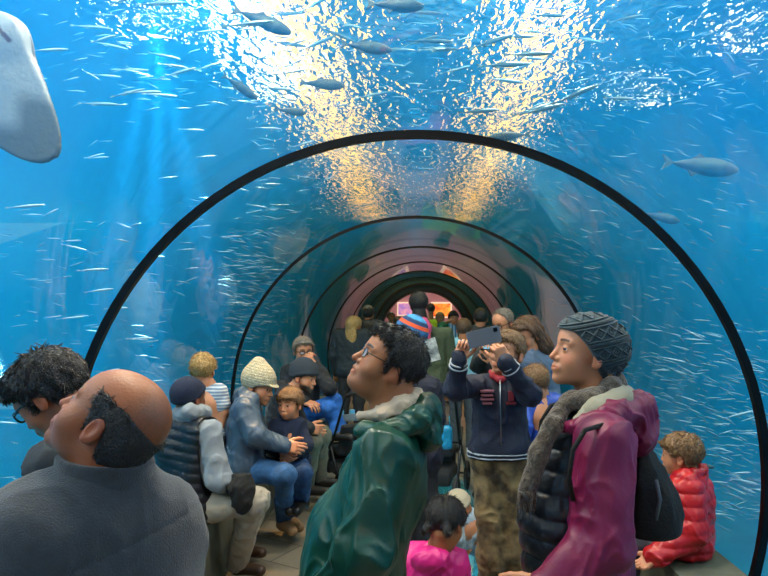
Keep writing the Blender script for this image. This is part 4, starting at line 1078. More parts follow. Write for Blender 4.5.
fig('woman in an oatmeal brimmed knit hat and blue-grey rain jacket, holding a boy', d, J, P(259, 385, d), (.93, -.25, -.22), (.2, 0, 1), H=dict(brow=BRN, nose=1.1), seat='L', top=mat('blue_grey_rain_jacket', '#35495c', .42, bump=.2, bscale=40, crease=.6, cscale=9), bot=mat('blue_jeans', '#27527e', .85, noise=.3, nscale=9, bump=.3, bscale=150, crease=.4, cscale=10),
    hair=(LBROWN_HAIR, .013, [(-.13, -.09), (-.04, -.09), (-.01, -.03), (.0, -.02), (.02, -.0), (.1, .07)], (.004, 60)), hat=brim_hat, toe=(.7, -1, 0), shoem=mat('tan_shoe', '#8a6a48', .6),
    hands={'R': ((.95, -.1, -.1), (.1, .3, .9), (.6, .6, .7, .7)), 'L': ((.8, -.5, .1), (0, .2, 1))}, h=.0075, tr=(.068, .115, .135, .12), sl=(.075, .068, .048),
    extra_top=lambda p, s_: chain(p, [s_.L(P(238, 398, d + .08)), s_.L(P(242, 394, d - .08)), s_.L(P(254, 398, d - .1))], [.035, .04, .03], .03))

# ---- boy in the navy sweater beside her
d = 4.2
J = dict(neck=P(290, 417, d), chest=P(288, 436, d), pelvis=P(292, 460, d + .02), shL=P(300, 425, d + .0), shR=P(277, 425, d - .02), elL=P(306, 445, d - .03), elR=P(272, 444, d - .08),
         wrL=P(295, 454, d - .12), wrR=P(282, 450, d - .16), hipL=P(298, 463, d), hipR=P(290, 463, d), knL=P(304, 472, d - .12), knR=P(294, 474, d - .12), anL=P(303, 500, d + .0), anR=P(296, 500, d + .0))
fig('sandy-haired boy in a navy sweater sitting between the woman and the bearded man', d, J, P(290, 403, d - .02), (-.35, -.93, .02), sc=.9, H=dict(kid=1, brow=BRN, nose=.7, chin=.8), seat='L', top=mat('navy_sweater', '#16233c', .95, bump=.4, bscale=150, crease=.3, cscale=10), topname='sweater',
    bot=mat('dark_jeans', '#143a66', .85, noise=.25, bump=.2, crease=.4), hair=(LBROWN_HAIR, .013, [(-.13, -.07), (-.06, -.065), (-.035, -.03), (-.03, .0), (.0, .004), (.02, .0), (.035, .025), (.06, .036), (.12, .038)], (.002, 45)), tr=(.05, .085, .09, .085), sl=(.052, .046, .034), lg=(.07, .055, .046), toe=(-.1, -1, 0), h=.0065,
    hands={'L': ((-.7, -.4, -.3), (-.3, -.2, .9), (.8, .8, .9, .9)), 'R': ((.4, -.6, -.3), (.4, -.2, .9), (.8, .8, .9, .9))})

# ---- bearded man in the dark beanie
d = 4.8
black_cot = mat('black_hoodie', '#11161d', .85, bump=.3, crease=.4, cscale=8)
J = dict(neck=P(293, 388, d), chest=P(282, 408, d), pelvis=P(272, 446, d), shL=P(288, 394, d + .18), shR=P(284, 398, d - .17), elL=P(300, 424, d + .2), elR=P(292, 432, d - .25),
         wrL=P(310, 430, d + .05), wrR=P(308, 428, d - .2), hipL=P(274, 446, d + .1), hipR=P(274, 447, d - .1), knL=P(322, 434, d + .2), knR=P(313, 440, d - .12), anL=P(320, 478, d + .3), anR=P(307, 486, d + .1))
fig('bearded man in a charcoal beanie and black hooded top leaning forward on the bench', d, J, P(304, 376, d), (.92, -.3, -.2), (.2, 0, 1), H=dict(brow=DARK, nose=1.1, fat=1.05, beard=DARK, beard_w=.93), seat='L', top=black_cot, topname='hooded_top', bot=mat('olive_trousers', '#66695a', .85, bump=.2, crease=.4),
    hair=(BROWN_HAIR, .005, SHORT, (.002, 60)), hat=knit_cap(mat('charcoal_beanie', '#26303a', .95, bump=.5, bscale=200), .014, [(-.13, -.035), (-.05, -.03), (0, .0), (.06, .02), (.12, .028)], top=.006), toe=(1, -.2, 0),
    hands={'R': ((.7, .3, -.2), (.0, .1, 1), (.9, .9, 1, 1)), 'L': ((.7, -.4, -.2), (0, .1, 1), (.9, .9, 1, 1))}, h=.009,
    extra_top=lambda p, s_: chain(p, [s_.L(P(290, 390, d + .1)), s_.L(P(282, 388, d)), s_.L(P(288, 392, d - .12))], [.04, .055, .04], .03))
bp_ = [o for o in COL.objects if o.name.startswith('person')][-1]

# ---- man with glasses, chin on hand
d = 5.6
J = dict(neck=P(302, 362, d), chest=P(301, 378, d), pelvis=P(300, 413, d), shL=P(318, 370, d - .04), shR=P(288, 372, d + .06), elL=P(329, 388, d - .3), elR=P(286, 394, d - .1),
         wrL=P(314, 366, d - .24), wrR=P(306, 402, d - .3), hipL=P(306, 416, d), hipR=P(296, 416, d + .05), knL=P(334, 401, d - .22), knR=P(328, 408, d - .3), anL=P(336, 432, d - .3), anR=P(344, 432, d - .2))
fig('man with glasses and jeans resting his chin on his hand', d, J, P(303, 350, d), (.45, -.88, -.12), H=dict(brow=DARK, nose=1.1), seat='L', top=mat('black_hoodie', '#11161d'), bot=mat('bright_jeans', '#1f5fae', .85, noise=.25, bump=.2, crease=.4),
    hair=(GREY_HAIR, .012, SHORT, (.004, 60)), glasses=True, toe=(.8, -.5, 0), hands={'L': ((-.5, -.1, .9), (-.5, .2, .1), (.9, .9, 1, 1))}, h=.011)

# ---- person in the striped beanie behind the man in green
d = 3.7
def striped_hat(per):
    mt = mat('striped_knit', '#2d6a9c', .95, bump=.8, bscale=200); nt = mt.node_tree; b = nt.nodes['Principled BSDF']
    at = nt.nodes.new('ShaderNodeAttribute'); at.attribute_name = 'Col'; nt.links.new(at.outputs['Color'], b.inputs['Base Color'])
    def f(p):
        d_ = ell(p, (-.014, 0, .035), (.102, .082, .094)) - .014
        d_ = d_ - .0022 * np.abs(np.sin(p[:, 2] * 210)).astype(np.float32)
        return smax(d_, (-.012 - p[:, 2]), .006)
    V, Q = nets(f, (-.15, -.13, -.05), (.15, .13, .2), .0032)
    pal = [srgb(c)[:3] for c in ('#27608f', '#123458', '#2f7fb4', '#1b3f66', '#27608f', '#c8502a', '#17385e', '#3b8ab8')]
    C = np.array([pal[int((z + .02) / .02) % 8] for z in V[:, 2]])
    npmesh('beanie', (V * per.hs) @ per.hR.T + per.hc, Q, mt, per.root, col=C)
J = dict(neck=P(414, 366, d), chest=P(420, 405, d), pelvis=P(418, 450, d), shL=P(398, 384, d), shR=P(431, 388, d - .02), elL=P(396, 425, d), elR=P(436, 418, d + .04),
         wrL=P(404, 440, d + .2), wrR=P(437, 402, d + .26), hipL=P(408, 455, d), hipR=P(424, 456, d), knL=(-.06, d, .47), knR=(.05, d, .47), anL=(-.06, d, .09), anR=(.05, d, .09))
fig('person in a blue and orange striped beanie, behind the man in the green jacket', d, J, P(408, 339, d), (-.1, .97, .1), (.38, 0, .92), sc=1.08, top=mat('dark_navy_coat', '#0d1426', .8, bump=.2, crease=.4), topname='coat', bot=mat('dark_trousers', '#1c2127'),
    hair=(BROWN_HAIR, .008, LONG, (.003, 60)), hat=striped_hat, h=.009, tr=(.058, .09, .095, .1), sl=(.06, .05, .04))

# ---- boy photographing with the phone
d = 3.0
J = dict(neck=P(501, 374, d), chest=P(500, 402, d), pelvis=P(500, 448, d), shL=P(519, 388, d), shR=P(482, 386, d), elL=P(529, 394, d - .2), elR=P(456, 388, d - .16),
         wrL=P(506, 362, d - .27), wrR=P(459, 359, d - .25), hipL=P(510, 452, d), hipR=P(489, 452, d), knL=(.46, d - .0, .42), knR=(.36, d - .02, .42), anL=(.47, d + .02, .08), anR=(.35, d, .08))
jm = mat('navy_varsity_jacket', '#0a142c', .7, bump=.3, bscale=120, crease=.5, cscale=8)
pb = fig('boy in a navy jacket with white-striped cuffs raising a phone', d, J, P(507, 352, d), (-.62, -.74, .2), sc=.95, H=dict(kid=.7, brow=BRN, nose=.8, chin=.9), top=jm, bot=mat('camouflage_trousers', '#352b1c', .9, bump=.2, col2='#86714c', nscale=15, crease=.35),
    hair=(LBROWN_HAIR, .008, KIDS, (.002, 80)), tr=(.05, .088, .095, .1), sl=(.056, .05, .036), lg=(.085, .072, .06), h=.0065, hh=.0035, hk=.0035, hem=.885,
    hands={'R': ((.35, .1, .93), (.8, -.1, -.3), (1.25, 1.2, 1.2, 1.2), .5), 'L': ((-.45, .1, .88), (-.8, -.1, -.3), (1.0, 1.1, 1.2, 1.2), .5)}, toe=(0, -1, 0), hsc=.8)
pr = pb.root; po = pb.o
def ring_on(per, a, b, t, r, w_, mt, name):
    a = per.L(a); b = per.L(b); ax = (b - a) / np.linalg.norm(b - a); c = a + (b - a) * t
    m = MB(); u = np.cross(ax, (0, 1, .1)); u /= np.linalg.norm(u); v = np.cross(ax, u); n = 24
    for k_ in (0,):
        V = []
        for s_ in (-w_, w_):
            for rr_ in (r - .006, r):
                for i in range(n): an = 2 * PI * i / n; V.append(c + ax * s_ + rr_ * (math.cos(an) * u + math.sin(an) * v))
        Fq = []
        for i in range(n):
            j = (i + 1) % n; Fq += [(n + i, n + j, 3 * n + j, 3 * n + i), (i, 2 * n + i, 2 * n + j, j), (i, j, n + j, n + i), (2 * n + i, 3 * n + i, 3 * n + j, 2 * n + j)]
        m.add(V, Fq)
    m.build(name, mt, per.root, smooth='auto')
wht = mat('white_knit', '#9ba1a5', .9)
for q in 'LR':
    ring_on(pb, J['el' + q] if 0 else V3(*J['el' + q]), V3(*J['wr' + q]), .9, .041, .0028, wht, 'cuff_stripe'); ring_on(pb, V3(*J['el' + q]), V3(*J['wr' + q]), .78, .0435, .0028, wht, 'cuff_stripe')
# hem band with two white lines, cut from the same surface as the jacket
for z0, z1 in ((.895, .901), (.913, .919)):
    def hb(p): return np.maximum(pb.ft(p) - .004, np.maximum(z0 - p[:, 2], p[:, 2] - z1))
    A_ = np.array([pb.L(V3(*J[k])) for k in ('hipL', 'hipR', 'chest')]); V_, Q_ = nets(hb, (A_[:, 0].min() - .16, -.16, z0 - .012), (A_[:, 0].max() + .16, .16, z1 + .012), .003)
    npmesh('hem_stripe', V_, Q_, wht, pr)
m = MB()
m.tube([pb.L(P(x_, y_, dd)) for x_, y_, dd in ((500, 380, d - .092), (500.5, 410, d - .112), (501, 445, d - .118))], .0025, 6); m.build('zip', mat('zip_metal', '#9aa0a6', .3, 1), pr, smooth=True)
m = MB()
for k_, (w_, y_) in enumerate(((13, 391), (11, 395), (13, 399), (9, 403))):
    c0 = pb.L(P(487, y_, d - .1)); m.box(c0, (w_ / 620 * d / 2, .016, .0045))
m.build('chest_print', mat('chest_print_pink', '#80505e', .8), pr)
m = MB(); m.box(pb.L(P(511, 396, d - .1)), (.012, .014, .022)); m.box(pb.L(P(511, 403, d - .1)), (.022, .014, .005)); m.build('chest_badge', mat('badge_red', '#6e1c2c', .8), pr)
def rcol(p): return chain(p, [pb.L(q) for q in (P(491, 372, d + .03), P(493, 376, d - .05), P(500, 380, d - .075), P(508, 376, d - .05), P(511, 372, d + .03))], [.013] * 5, .02)
pb.cloth('collar', rcol, [P(488, 365, d - .08), P(514, 385, d + .05)], .03, .004, mat('collar_red', '#8f1f2c', .8))
# the phone he holds
ph = empty('smartphone', P(484, 337, d - .31), label='grey smartphone held up in both hands by the boy in the navy jacket', cat='phone')
R_ = frame((.97, .15, .22), (-.2, 0, 1)); m = MB()
def rrect(hx, hz, r, n=5):
    o_ = []
    for cx_, cz_, a_ in ((hx - r, hz - r, 0), (-hx + r, hz - r, 90), (-hx + r, -hz + r, 180), (hx - r, -hz + r, 270)):
        for i in range(n + 1): t = math.radians(a_ + 90 * i / n); o_.append((cx_ + r * math.cos(t), cz_ + r * math.sin(t)))
    return o_
def slab(mb, hx, hz, r, y0, y1, R=None, off=(0, 0, 0)):
    o_ = rrect(hx, hz, r); n = len(o_); V = np.array([(x, y0, z) for x, z in o_] + [(x, y1, z) for x, z in o_])
    if R is not None: V = V @ np.array(R).T
    mb.add(V + np.array(off), [tuple(range(n)), tuple(range(2 * n - 1, n - 1, -1))] + [(i, i + n, (i + 1) % n + n, (i + 1) % n) for i in range(n)])
slab(m, .074, .0365, .009, -.0045, .0045, R_); m.build('case', mat('phone_grey', '#62686e', .35, .3), ph, smooth='auto')
m = MB(); slab(m, .069, .032, .003, .0046, .0056, R_); m.build('screen', mat('phone_screen', '#05070a', .1), ph, smooth='auto')
m = MB(); slab(m, .009, .009, .003, -.0062, -.0046, R_, np.array((.055, 0, .02)) @ R_.T); m.build('camera_lens', mat('phone_lens', '#0a0a0a', .1), ph, smooth='auto')

# ---- older man with glasses and camera
d = 5.3
J = dict(neck=P(505, 334, d), chest=P(500, 356, d), pelvis=P(494, 396, d), shL=P(518, 345, d), shR=P(484, 345, d), elL=P(518, 370, d - .1), elR=P(478, 366, d - .1),
         wrL=P(492, 362, d - .3), wrR=P(484, 356, d - .3), hipL=P(500, 400, d), hipR=P(486, 400, d), knL=(.72, d, .48), knR=(.58, d, .48), anL=(.72, d, .09), anR=(.56, d, .09))
fig('older balding man with glasses in a dark jacket looking down at a camera', d, J, P(503, 322, d), (-.7, -.6, -.35), H=dict(brow=BRN, nose=1.2), top=mat('black_jacket', '#15181c'), bot=mat('dark_trousers', '#1c2127'),
    hair=(GREY_HAIR, .004, [(-.13, -.07), (-.05, -.06), (-.03, .0), (0, .01), (.02, .03), (.04, .1), (.1, .12)], (.002, 70)), glasses=True, h=.01, toe=(-.5, -1, 0),
    hands={'R': ((.1, -.3, .95), (.8, -.3, 0), (.8, .8, .9, .9)), 'L': ((-.4, -.3, .8), (-.8, -.3, 0), (.8, .8, .9, .9))})
cm = empty('camera_device', P(487, 346, d - .36), label='small black camera with a lit screen held by the older man', cat='camera')
m = MB(); slab(m, .055, .035, .008, -.015, .015, frame((1, 0, 0))); m.build('case', mat('camera_black', '#0b0c0e', .4), cm, smooth='auto')
m = MB(); slab(m, .03, .022, .002, -.0175, -.0155); m.build('screen', mat('camera_screen', '#1b3a4a', .2, emit='#8fd4ee', estr=.8), cm, smooth='auto')

# ---- woman with long brown hair
d = 4.3
J = dict(neck=P(529, 349, d), chest=P(535, 376, d), pelvis=P(538, 425, d), shL=P(548, 362, d + .05), shR=P(519, 360, d - .05), elL=P(552, 395, d), elR=P(516, 392, d - .1),
         wrL=P(536, 410, d - .25), wrR=P(520, 404, d - .25), hipL=P(545, 430, d), hipR=P(530, 430, d), knL=(.9, d, .48), knR=(.78, d, .48), anL=(.9, d, .09), anR=(.78, d, .09))
fig('woman with long wavy brown hair in a grey-blue jacket looking down', d, J, P(527, 334, d), (-.72, -.55, -.4), (-.3, -.2, 1), H=dict(brow=BRN), top=mat('slate_jacket', '#41566c', .7, bump=.3, crease=.4), bot=mat('dark_jeans', '#143a66'),
    hair=(BROWN_HAIR, .014, LONG, (.006, 60), lambda p: smin(chain(p, [(-.05, .05, .0), (-.07, .06, -.12), (-.05, .05, -.27)], [.05, .05, .025], .03), chain(p, [(-.05, -.05, .0), (-.07, -.06, -.12), (-.02, -.07, -.25)], [.05, .045, .02], .03), .03)), h=.008, toe=(-.5, -1, 0))

# ---- child in bright blue
d = 3.7
J = dict(neck=P(540, 392, d), chest=P(542, 414, d), pelvis=P(540, 450, d), shL=P(556, 402, d), shR=P(527, 404, d), elL=P(562, 430, d - .05), elR=P(524, 428, d - .1),
         wrL=P(555, 445, d - .1), wrR=P(521, 440, d - .2), hipL=P(547, 455, d), hipR=P(533, 455, d), knL=(.72, d, .36), knR=(.64, d, .36), anL=(.72, d, .08), anR=(.64, d, .08))
fig('child in a bright blue jacket between the phone boy and the woman in maroon', d, J, P(535, 382, d), (-.3, .9, -.2), sc=.88, H=dict(kid=1, brow=BRN), top=mat('royal_blue_jacket', '#12409a', .5, bump=.2, crease=.5), bot=mat('dark_jeans', '#143a66'),
    hair=(LBROWN_HAIR, .012, KIDS, (.002, 45)), tr=(.05, .08, .09, .09), sl=(.055, .05, .036), lg=(.07, .058, .05), h=.008)

# ---- boy in the red puffer jacket, on the right bench
d = 2.95
J = dict(neck=P(688, 474, d), chest=P(692, 502, d), pelvis=P(690, 538, d), shL=P(686, 490, d - .1), shR=P(696, 488, d + .12), elL=P(690, 532, d - .16), elR=P(688, 530, d + .15),
         wrL=P(655, 556, d - .2), wrR=P(660, 545, d + .1), hipL=P(688, 545, d - .07), hipR=P(690, 543, d + .07), knL=(.98, d - .1, .52), knR=(1.0, d + .1, .52), anL=(.95, d - .1, .16), anR=(.97, d + .1, .16))
red = mat('red_puffer', '#a80d18', .35, bump=.15, bscale=60, crease=.35, cscale=12)
fig('small boy in a glossy red puffer jacket sitting on the right-hand bench', d, J, P(681, 454, d), (-.8, .58, -.02), sc=.86, H=dict(kid=1, brow=BRN, nose=.7), seat='R', top=red, bot=mat('grey_jogger', '#3b4047', .9),
    hair=(LBROWN_HAIR, .012, KIDS, (.002, 45)), tr=(.06, .1, .11, .1), sl=(.078, .07, .05), lg=(.075, .06, .05), quilt=True, h=.006, hh=.003, toe=(-1, 0, 0),
    extra_top=lambda p, s_: chain(p, [s_.L(q) for q in (P(676, 478, d - .03), P(686, 478, d - .075), P(699, 472, d), P(690, 476, d + .07))], [.022, .027, .03, .025], .02))

# ---- girl in pink, crouching at the floor window
d = 2.75
J = dict(neck=P(440, 543, d), chest=P(430, 572, d), pelvis=P(432, 612, d - .02), shL=P(411, 560, d + .02), shR=P(453, 562, d + .02), elL=P(404, 590, d + .08), elR=P(460, 590, d + .1),
         wrL=P(425, 605, d + .3), wrR=P(464, 598, d + .3), hipL=P(424, 618, d), hipR=P(444, 618, d), knL=P(420, 600, d + .25), knR=P(456, 600, d + .25), anL=(.0, d + .12, .08), anR=(.17, d + .12, .08))
def pig(p): return smin(smin(smin(sph(p, (-.085, .05, -.035), .018), cap(p, (-.09, .055, -.05), (-.1, .07, -.11), .02, .011), .01), sph(p, (-.085, -.05, -.035), .018), .005), cap(p, (-.09, -.055, -.05), (-.1, -.07, -.11), .02, .011), .005)
fig('little girl with dark pigtails in a bright pink jacket crouching at the floor window', d, J, P(446, 522, d), (.45, .75, -.42), (.1, .4, .9), sc=.92, skin=('olive', '#a56c45'), H=dict(kid=1, brow=DARK), top=mat('pink_jacket', '#d01a78', .5, bump=.2, crease=.5, cscale=8), bot=mat('dark_jeans', '#143a66'),
    hair=(BLACK_HAIR, .014, [(-.13, -.07), (-.06, -.065), (-.035, -.05), (-.03, -.02), (.0, -.01), (.02, -.01), (.035, .025), (.06, .036), (.12, .038)], (.003, 70), pig), tr=(.06, .105, .12, .11), sl=(.075, .064, .046), lg=(.07, .058, .05), h=.006, toe=(.2, 1, 0),
    extra_top=lambda p, s_: ell(p, s_.L(P(431, 560, d - .09)), (.085, .05, .05)))

# ---- toddler crawling on the floor window
d = 3.7
J = dict(neck=P(463, 513, d + .05), chest=P(466, 524, d + .05), pelvis=P(478, 532, d + .22), shL=P(458, 519, d + .0), shR=P(472, 516, d + .05), elL=P(458, 536, d - .03), elR=P(474, 534, d + .0),
         wrL=P(461, 549, d - .0), wrR=P(468, 546, d + .02), hipL=P(475, 534, d + .22), hipR=P(484, 534, d + .24), knL=P(474, 548, d + .12), knR=P(484, 548, d + .14), anL=P(480, 541, d + .36), anR=P(488, 541, d + .38))
fig('toddler in a pale quilted jacket and cream hat kneeling on the floor window', d, J, P(458, 508, d), (-.6, -.35, -.7), (-.4, -.1, .9), sc=.82, H=dict(kid=1, brow=BRN), top=mat('pale_quilt', '#9fb0b8', .85, bump=.3, noise=.25, nscale=30), bot=mat('pale_blue_trousers', '#7b95ab', .9),
    hair=(LBROWN_HAIR, .006, KIDS, (.002, 60)), hat=knit_cap(mat('cream_knit', '#b5ab90', .95, bump=.5), .012), tr=(.045, .075, .08, .075), sl=(.045, .04, .032), lg=(.06, .05, .04), h=.008, toe=(.3, .8, 0))

# ---- dark hooded jacket and blonde companion, left side, backs turned
d = 8.6
fig('dark-haired person in a black hooded jacket seen from behind near the exit', d, stand(P(366, 0, d)[0], d, 1.7, (0, 1)), P(368, 314, d), (.1, 1, 0), top=mat('black_hooded_jacket', '#0e1216', .75, bump=.3, crease=.4), bot=mat('dark_trousers', '#1c2127'),
    hair=(BLACK_HAIR, .014, SHORT, (.005, 60)), h=.012, hk=.008, hh=.006, tr=(.085, .13, .13, .12),
    extra_top=lambda p, s_: ell(p, s_.L(P(366, 329, d - .12)), (.19, .1, .12)))
d = 7.6
fig('blonde woman in a dark coat seen from behind beside the black hooded jacket', d, stand(P(351, 0, d)[0], d, 1.6, (.2, 1)), P(354, 326, d), (.5, .85, 0), top=mat('charcoal_coat', '#1c2830', .8, bump=.2, crease=.4), topname='coat', bot=mat('dark_trousers', '#1c2127'),
    hair=(BLOND_HAIR, .016, LONG, (.005, 50), lambda p: ell(p, (-.07, 0, -.12), (.045, .085, .16))), h=.012, hk=.008, hh=.006)

# ---- woman with the pink scarf, green-jacketed man and others toward the exit
d = 6.0
J = stand(P(427, 0, d)[0], d, 1.68, (-.1, 1))
fig('woman with parted dark hair, olive jacket and pink scarf seen from behind', d, J, P(418.5, 304, d), (-.15, 1, .05), skin=('olive', '#a56c45'), top=mat('olive_jacket', '#3c4a34', .8, bump=.3, crease=.5), bot=mat('dark_trousers', '#1c2127'),
    hair=(BLACK_HAIR, .013, LONG, (.003, 60), lambda p: ell(p, (-.06, 0, -.12), (.04, .07, .13))), h=.01, hk=.008, hh=.005)
w_ = [o for o in COL.objects if o.name.startswith('person')][-1]; wo_ = np.array(w_.location)
def pscarf(p): return chain(p, [q - wo_ for q in (P(413, 320, d - .1), P(424, 322, d - .13), P(426, 327, d - .15), P(427, 345, d - .17))], [.04, .04, .045, .04], .03) + wr(p, .008, 40, 3, True)
a_, b_ = P(404, 310, d - .3) - wo_, P(445, 355, d + .1) - wo_; solid('scarf', pscarf, np.minimum(a_, b_), np.maximum(a_, b_), .009, mat('pink_scarf', '#c04a72', .9, bump=.5), w_)
d = 10.4
J = stand(P(453, 0, d)[0], d, 1.62, (0, -1)); J['elR'] = P(444, 334, d - .2); J['wrR'] = P(447, 324, d - .4)
fig('man in a dark cap and green jacket over a plaid shirt, facing the camera', d, J, P(453.5, 318, d), (.1, -1, 0), top=mat('plaid_shirt', '#3f6f9c', .8, noise=.35, nscale=26, stripes=((1, 0, 0), .05, .4, '#a9c4d6')), topname='shirt', bot=mat('bright_jeans', '#1f5fae'),
    hair=(BLACK_HAIR, .006, SHORT, (.003, 60)), hat=knit_cap(mat('black_cap_cloth', '#101214', .8), .01), h=.012, hk=.009, hh=.006, eyes=False)
w_ = [o for o in COL.objects if o.name.startswith('person')][-1]; wo_ = np.array(w_.location); Jw = {k: _a(V3(*v) - wo_) for k, v in J.items()}
def gj(p):
    dd = torso(p, Jw, .075, .12, .125, .12, k=.05)
    for q in 'LR': dd = smin(dd, sleeve(p, Jw, q, (.08, .066, .05)), .02)
    return smax(smax(dd, -(np.maximum(np.abs(p[:, 0]) - .09, p[:, 1] - .02)), .01), -(p[:, 2] - .78), .02)
A_ = np.array(list(Jw.values())); solid('jacket', gj, A_.min(0) - .15, A_.max(0) + .15, .013, mat('mid_green_jacket', '#1f6a4a', .7, crease=.4), w_)
far = [(431, 309, 13.5, 1.6, '#a8c41a', BLACK_HAIR, (0, 1), 'person in a lime green jacket with dark hair in the exit hall'),
       (440, 318, 12.2, 1.42, '#7d8a8a', BLOND_HAIR, (0, -1), 'fair-haired child in a grey top in the exit hall'),
       (391, 317, 14.5, 1.45, '#5a2f28', BLACK_HAIR, (.3, -1), 'dark-haired person in a rust brown top at the left of the exit hall'),
       (466, 326, 13.8, 1.3, '#2a2c38', BLACK_HAIR, (0, 1), 'small person in dark clothes at the right edge of the exit'),
       (398, 322, 12.6, 1.36, '#2d62b0', BROWN_HAIR, (.2, 1), 'person in a blue top by the left side of the exit')]
for px, py, d, H_, c_, hm, fc, lab in far:
    fig(lab, d, stand(P(px, 0, d)[0], d, H_ + .02, fc), P(px, py, d), (fc[0], fc[1], 0), top=mat('top_' + c_[1:], c_, .8, crease=.4), topname='top', bot=mat('dark_trousers', '#1c2127'), hair=(hm, .014, SHORT, (.004, 60)), h=.016, hk=.01, hh=.008, eyes=False)
# light-blue t-shirt teenager and black trousers neighbour
d = 6.9
J = stand(P(463, 0, d)[0], d, 1.5, (.1, 1)); J['anL'] = J['anL'] - (0, 0, 0)
fig('teenager in a pale blue t-shirt and grey trousers standing beyond the stroller', d, J, P(464, 329, d), (.1, 1, 0), top=mat('pale_blue_tee', '#7fb4c4', .9, crease=.4), topname='t_shirt', bot=mat('grey_trousers', '#4b565e', .9, crease=.4), short=True,
    hair=(BROWN_HAIR, .012, SHORT, (.004, 60)), h=.01, hk=.007, hh=.006, tr=(.06, .095, .1, .1), sl=(.06, .055, .03), eyes=False)
d = 7.4
fig('person in black beyond the boy with the phone, mostly hidden', d, stand(P(480, 0, d)[0], d, 1.66, (.2, 1)), P(481, 318, d), (.1, 1, 0), top=mat('black_jacket', '#15181c'), bot=mat('black_trousers', '#101216', .9), hair=(BLACK_HAIR, .012, SHORT, (.004, 60)), h=.012, hk=.008, hh=.006, eyes=False)
# ------------------------------------------------------------------ stroller, pushchair, leaflet, bag
def wheel(parent, c, r, axis=(1, 0, .0), w_=.018):
    c = np.array(c); ax = np.array(axis, float); ax /= np.linalg.norm(ax); u = np.cross(ax, (0, 0, 1)); u /= np.linalg.norm(u); v = np.cross(ax, u)
    m = MB(); m.tube([c + r * (math.cos(t) * u + math.sin(t) * v) for t in np.linspace(0, 2 * PI, 28, endpoint=False)], w_, 8, closed=True)
    t_ = m.build('wheel', mat('tyre_rubber', '#15181a', .7), parent, smooth=True)
    m = MB(); m.tube([c - ax * .02, c + ax * .02], .02, 10)
    for t in np.linspace(0, PI, 4)[:3]: dv = r * (math.cos(t) * u + math.sin(t) * v); m.tube([c - dv, c + dv], .006, 6)
    m.build('hub', mat('grey_plastic', '#5a6468', .5), t_, smooth=True)
def stroller(o, rz, fabric, label, bag=None, tray=False, sc=1.0):
    rt = empty('stroller', o, (0, 0, rz), label=label, cat='stroller'); rt.scale = (sc, sc, sc); fm = mat('stroller_frame', '#23282c', .35, .5)
    for sx in (-.24, .24):
        m = MB(); m.tube([(sx, -.42, 1.0), (sx, -.38, .95), (sx, -.1, .55), (sx, .38, .16)], .013, 8); m.build('frame_tube', fm, rt, smooth=True)
        m = MB(); m.tube([(sx, .05, .62), (sx, -.1, .4), (sx, -.3, .15)], .012, 8); m.build('frame_tube', fm, rt, smooth=True)
        wheel(rt, (sx, -.3, .148), .13); wheel(rt, (sx, .4, .128), .11)
    m = MB(); m.tube([(-.24, -.42, 1.0), (-.2, -.46, 1.03), (.2, -.46, 1.03), (.24, -.42, 1.0)], .017, 10); m.build('handle', mat('black_foam', '#101112', .9), rt, smooth=True)
    m = MB(); m.tube([(-.24, -.3, .15), (.24, -.3, .15)], .009, 8); m.tube([(-.24, .39, .15), (.24, .39, .15)], .009, 8); m.tube([(-.24, 0, .5), (.24, 0, .5)], .009, 8); m.build('axle', fm, rt, smooth=True)
    solid('seat', lambda p: smin(smin(rbox(p, (0, .1, .42), (.17, .17, .03), .025), rbox(p, (0, -.08, .54), (.17, .03, .16), .025, frame((1, 0, 0), (0, -.35, 1))), .04), rbox(p, (0, .3, .28), (.15, .03, .14), .02), .03) + wr(p, .004, 40, 3), (-.26, -.32, .05), (.26, .4, .95), .012, fabric, rt)
    if not tray and 0: solid('canopy', lambda p: smax(smax(np.abs(ell(p, (0, -.1, .8), (.24, .26, .22))) - .008, .74 - p[:, 2] + p[:, 1] * .3, .01), p[:, 1] - .12, .01) - .002 * np.abs(np.sin(p[:, 1] * 60)).astype(np.float32), (-.28, -.42, .6), (.28, .3, 1.08), .01, fabric, rt)
    solid('basket', lambda p: rbox(p, (0, 0, .24), (.18, .2, .06), .03) + wr(p, .006, 30, 4), (-.22, -.24, .14), (.22, .24, .34), .014, mat('basket_mesh', '#1b1f22', .9), rt)
    if tray:
        m = MB(); m.box((0, .3, .66), (.2, .07, .014)); m.box((0, .23, .69), (.2, .008, .03)); m.build('tray', mat('grey_tray', '#6f8087', .4), rt)
        for i in range(3):
            m = MB(); m.tube([(-.12 + i * .12, .3, .67), (-.12 + i * .12, .3, .75)], .028, 12); m.build('bottle', mat('bottle_blue', '#5da9cf', .3), rt, smooth='auto')
    return rt
so = P(444, 0, 5.25); stroller((so[0] - .1, 5.15, 0), -.2, mat('black_stroller_cloth', '#14181c', .85, bump=.3), 'dark stroller with large wheels pushed up the middle of the tunnel')
bg_ = empty('carrier_bag', P(446, 432, 4.72), label='bright turquoise bag hanging from the stroller handle', cat='bag')
solid('bag', lambda p: rbox(p, (0, 0, -.04), (.045, .03, .085), .025) + wr(p, .008, 45, 3, True), (-.1, -.08, -.16), (.1, .08, .08), .007, mat('turquoise_bag', '#117ba3', .45), bg_)
m = MB(); m.tube([(-.03, 0, .03), (-.025, 0, .12), (.025, 0, .12), (.03, 0, .03)], .004, 6); m.build('handle', mat('turquoise_bag', '#1b9cc9'), bg_, smooth=True)
stroller((-.56, 5.4, 0), .5, mat('black_stroller_cloth', '#14181c'), 'black pushchair with a grey tray of bottles, parked by the men on the left bench', tray=True, sc=.9)
lf = empty('leaflet', P(433, 350, 3.5), label='white printed paper leaflet held up beside the striped beanie', cat='paper')
R_ = frame((.95, .1, .28), (-.28, -.2, 1)); m = MB()
V = []; 
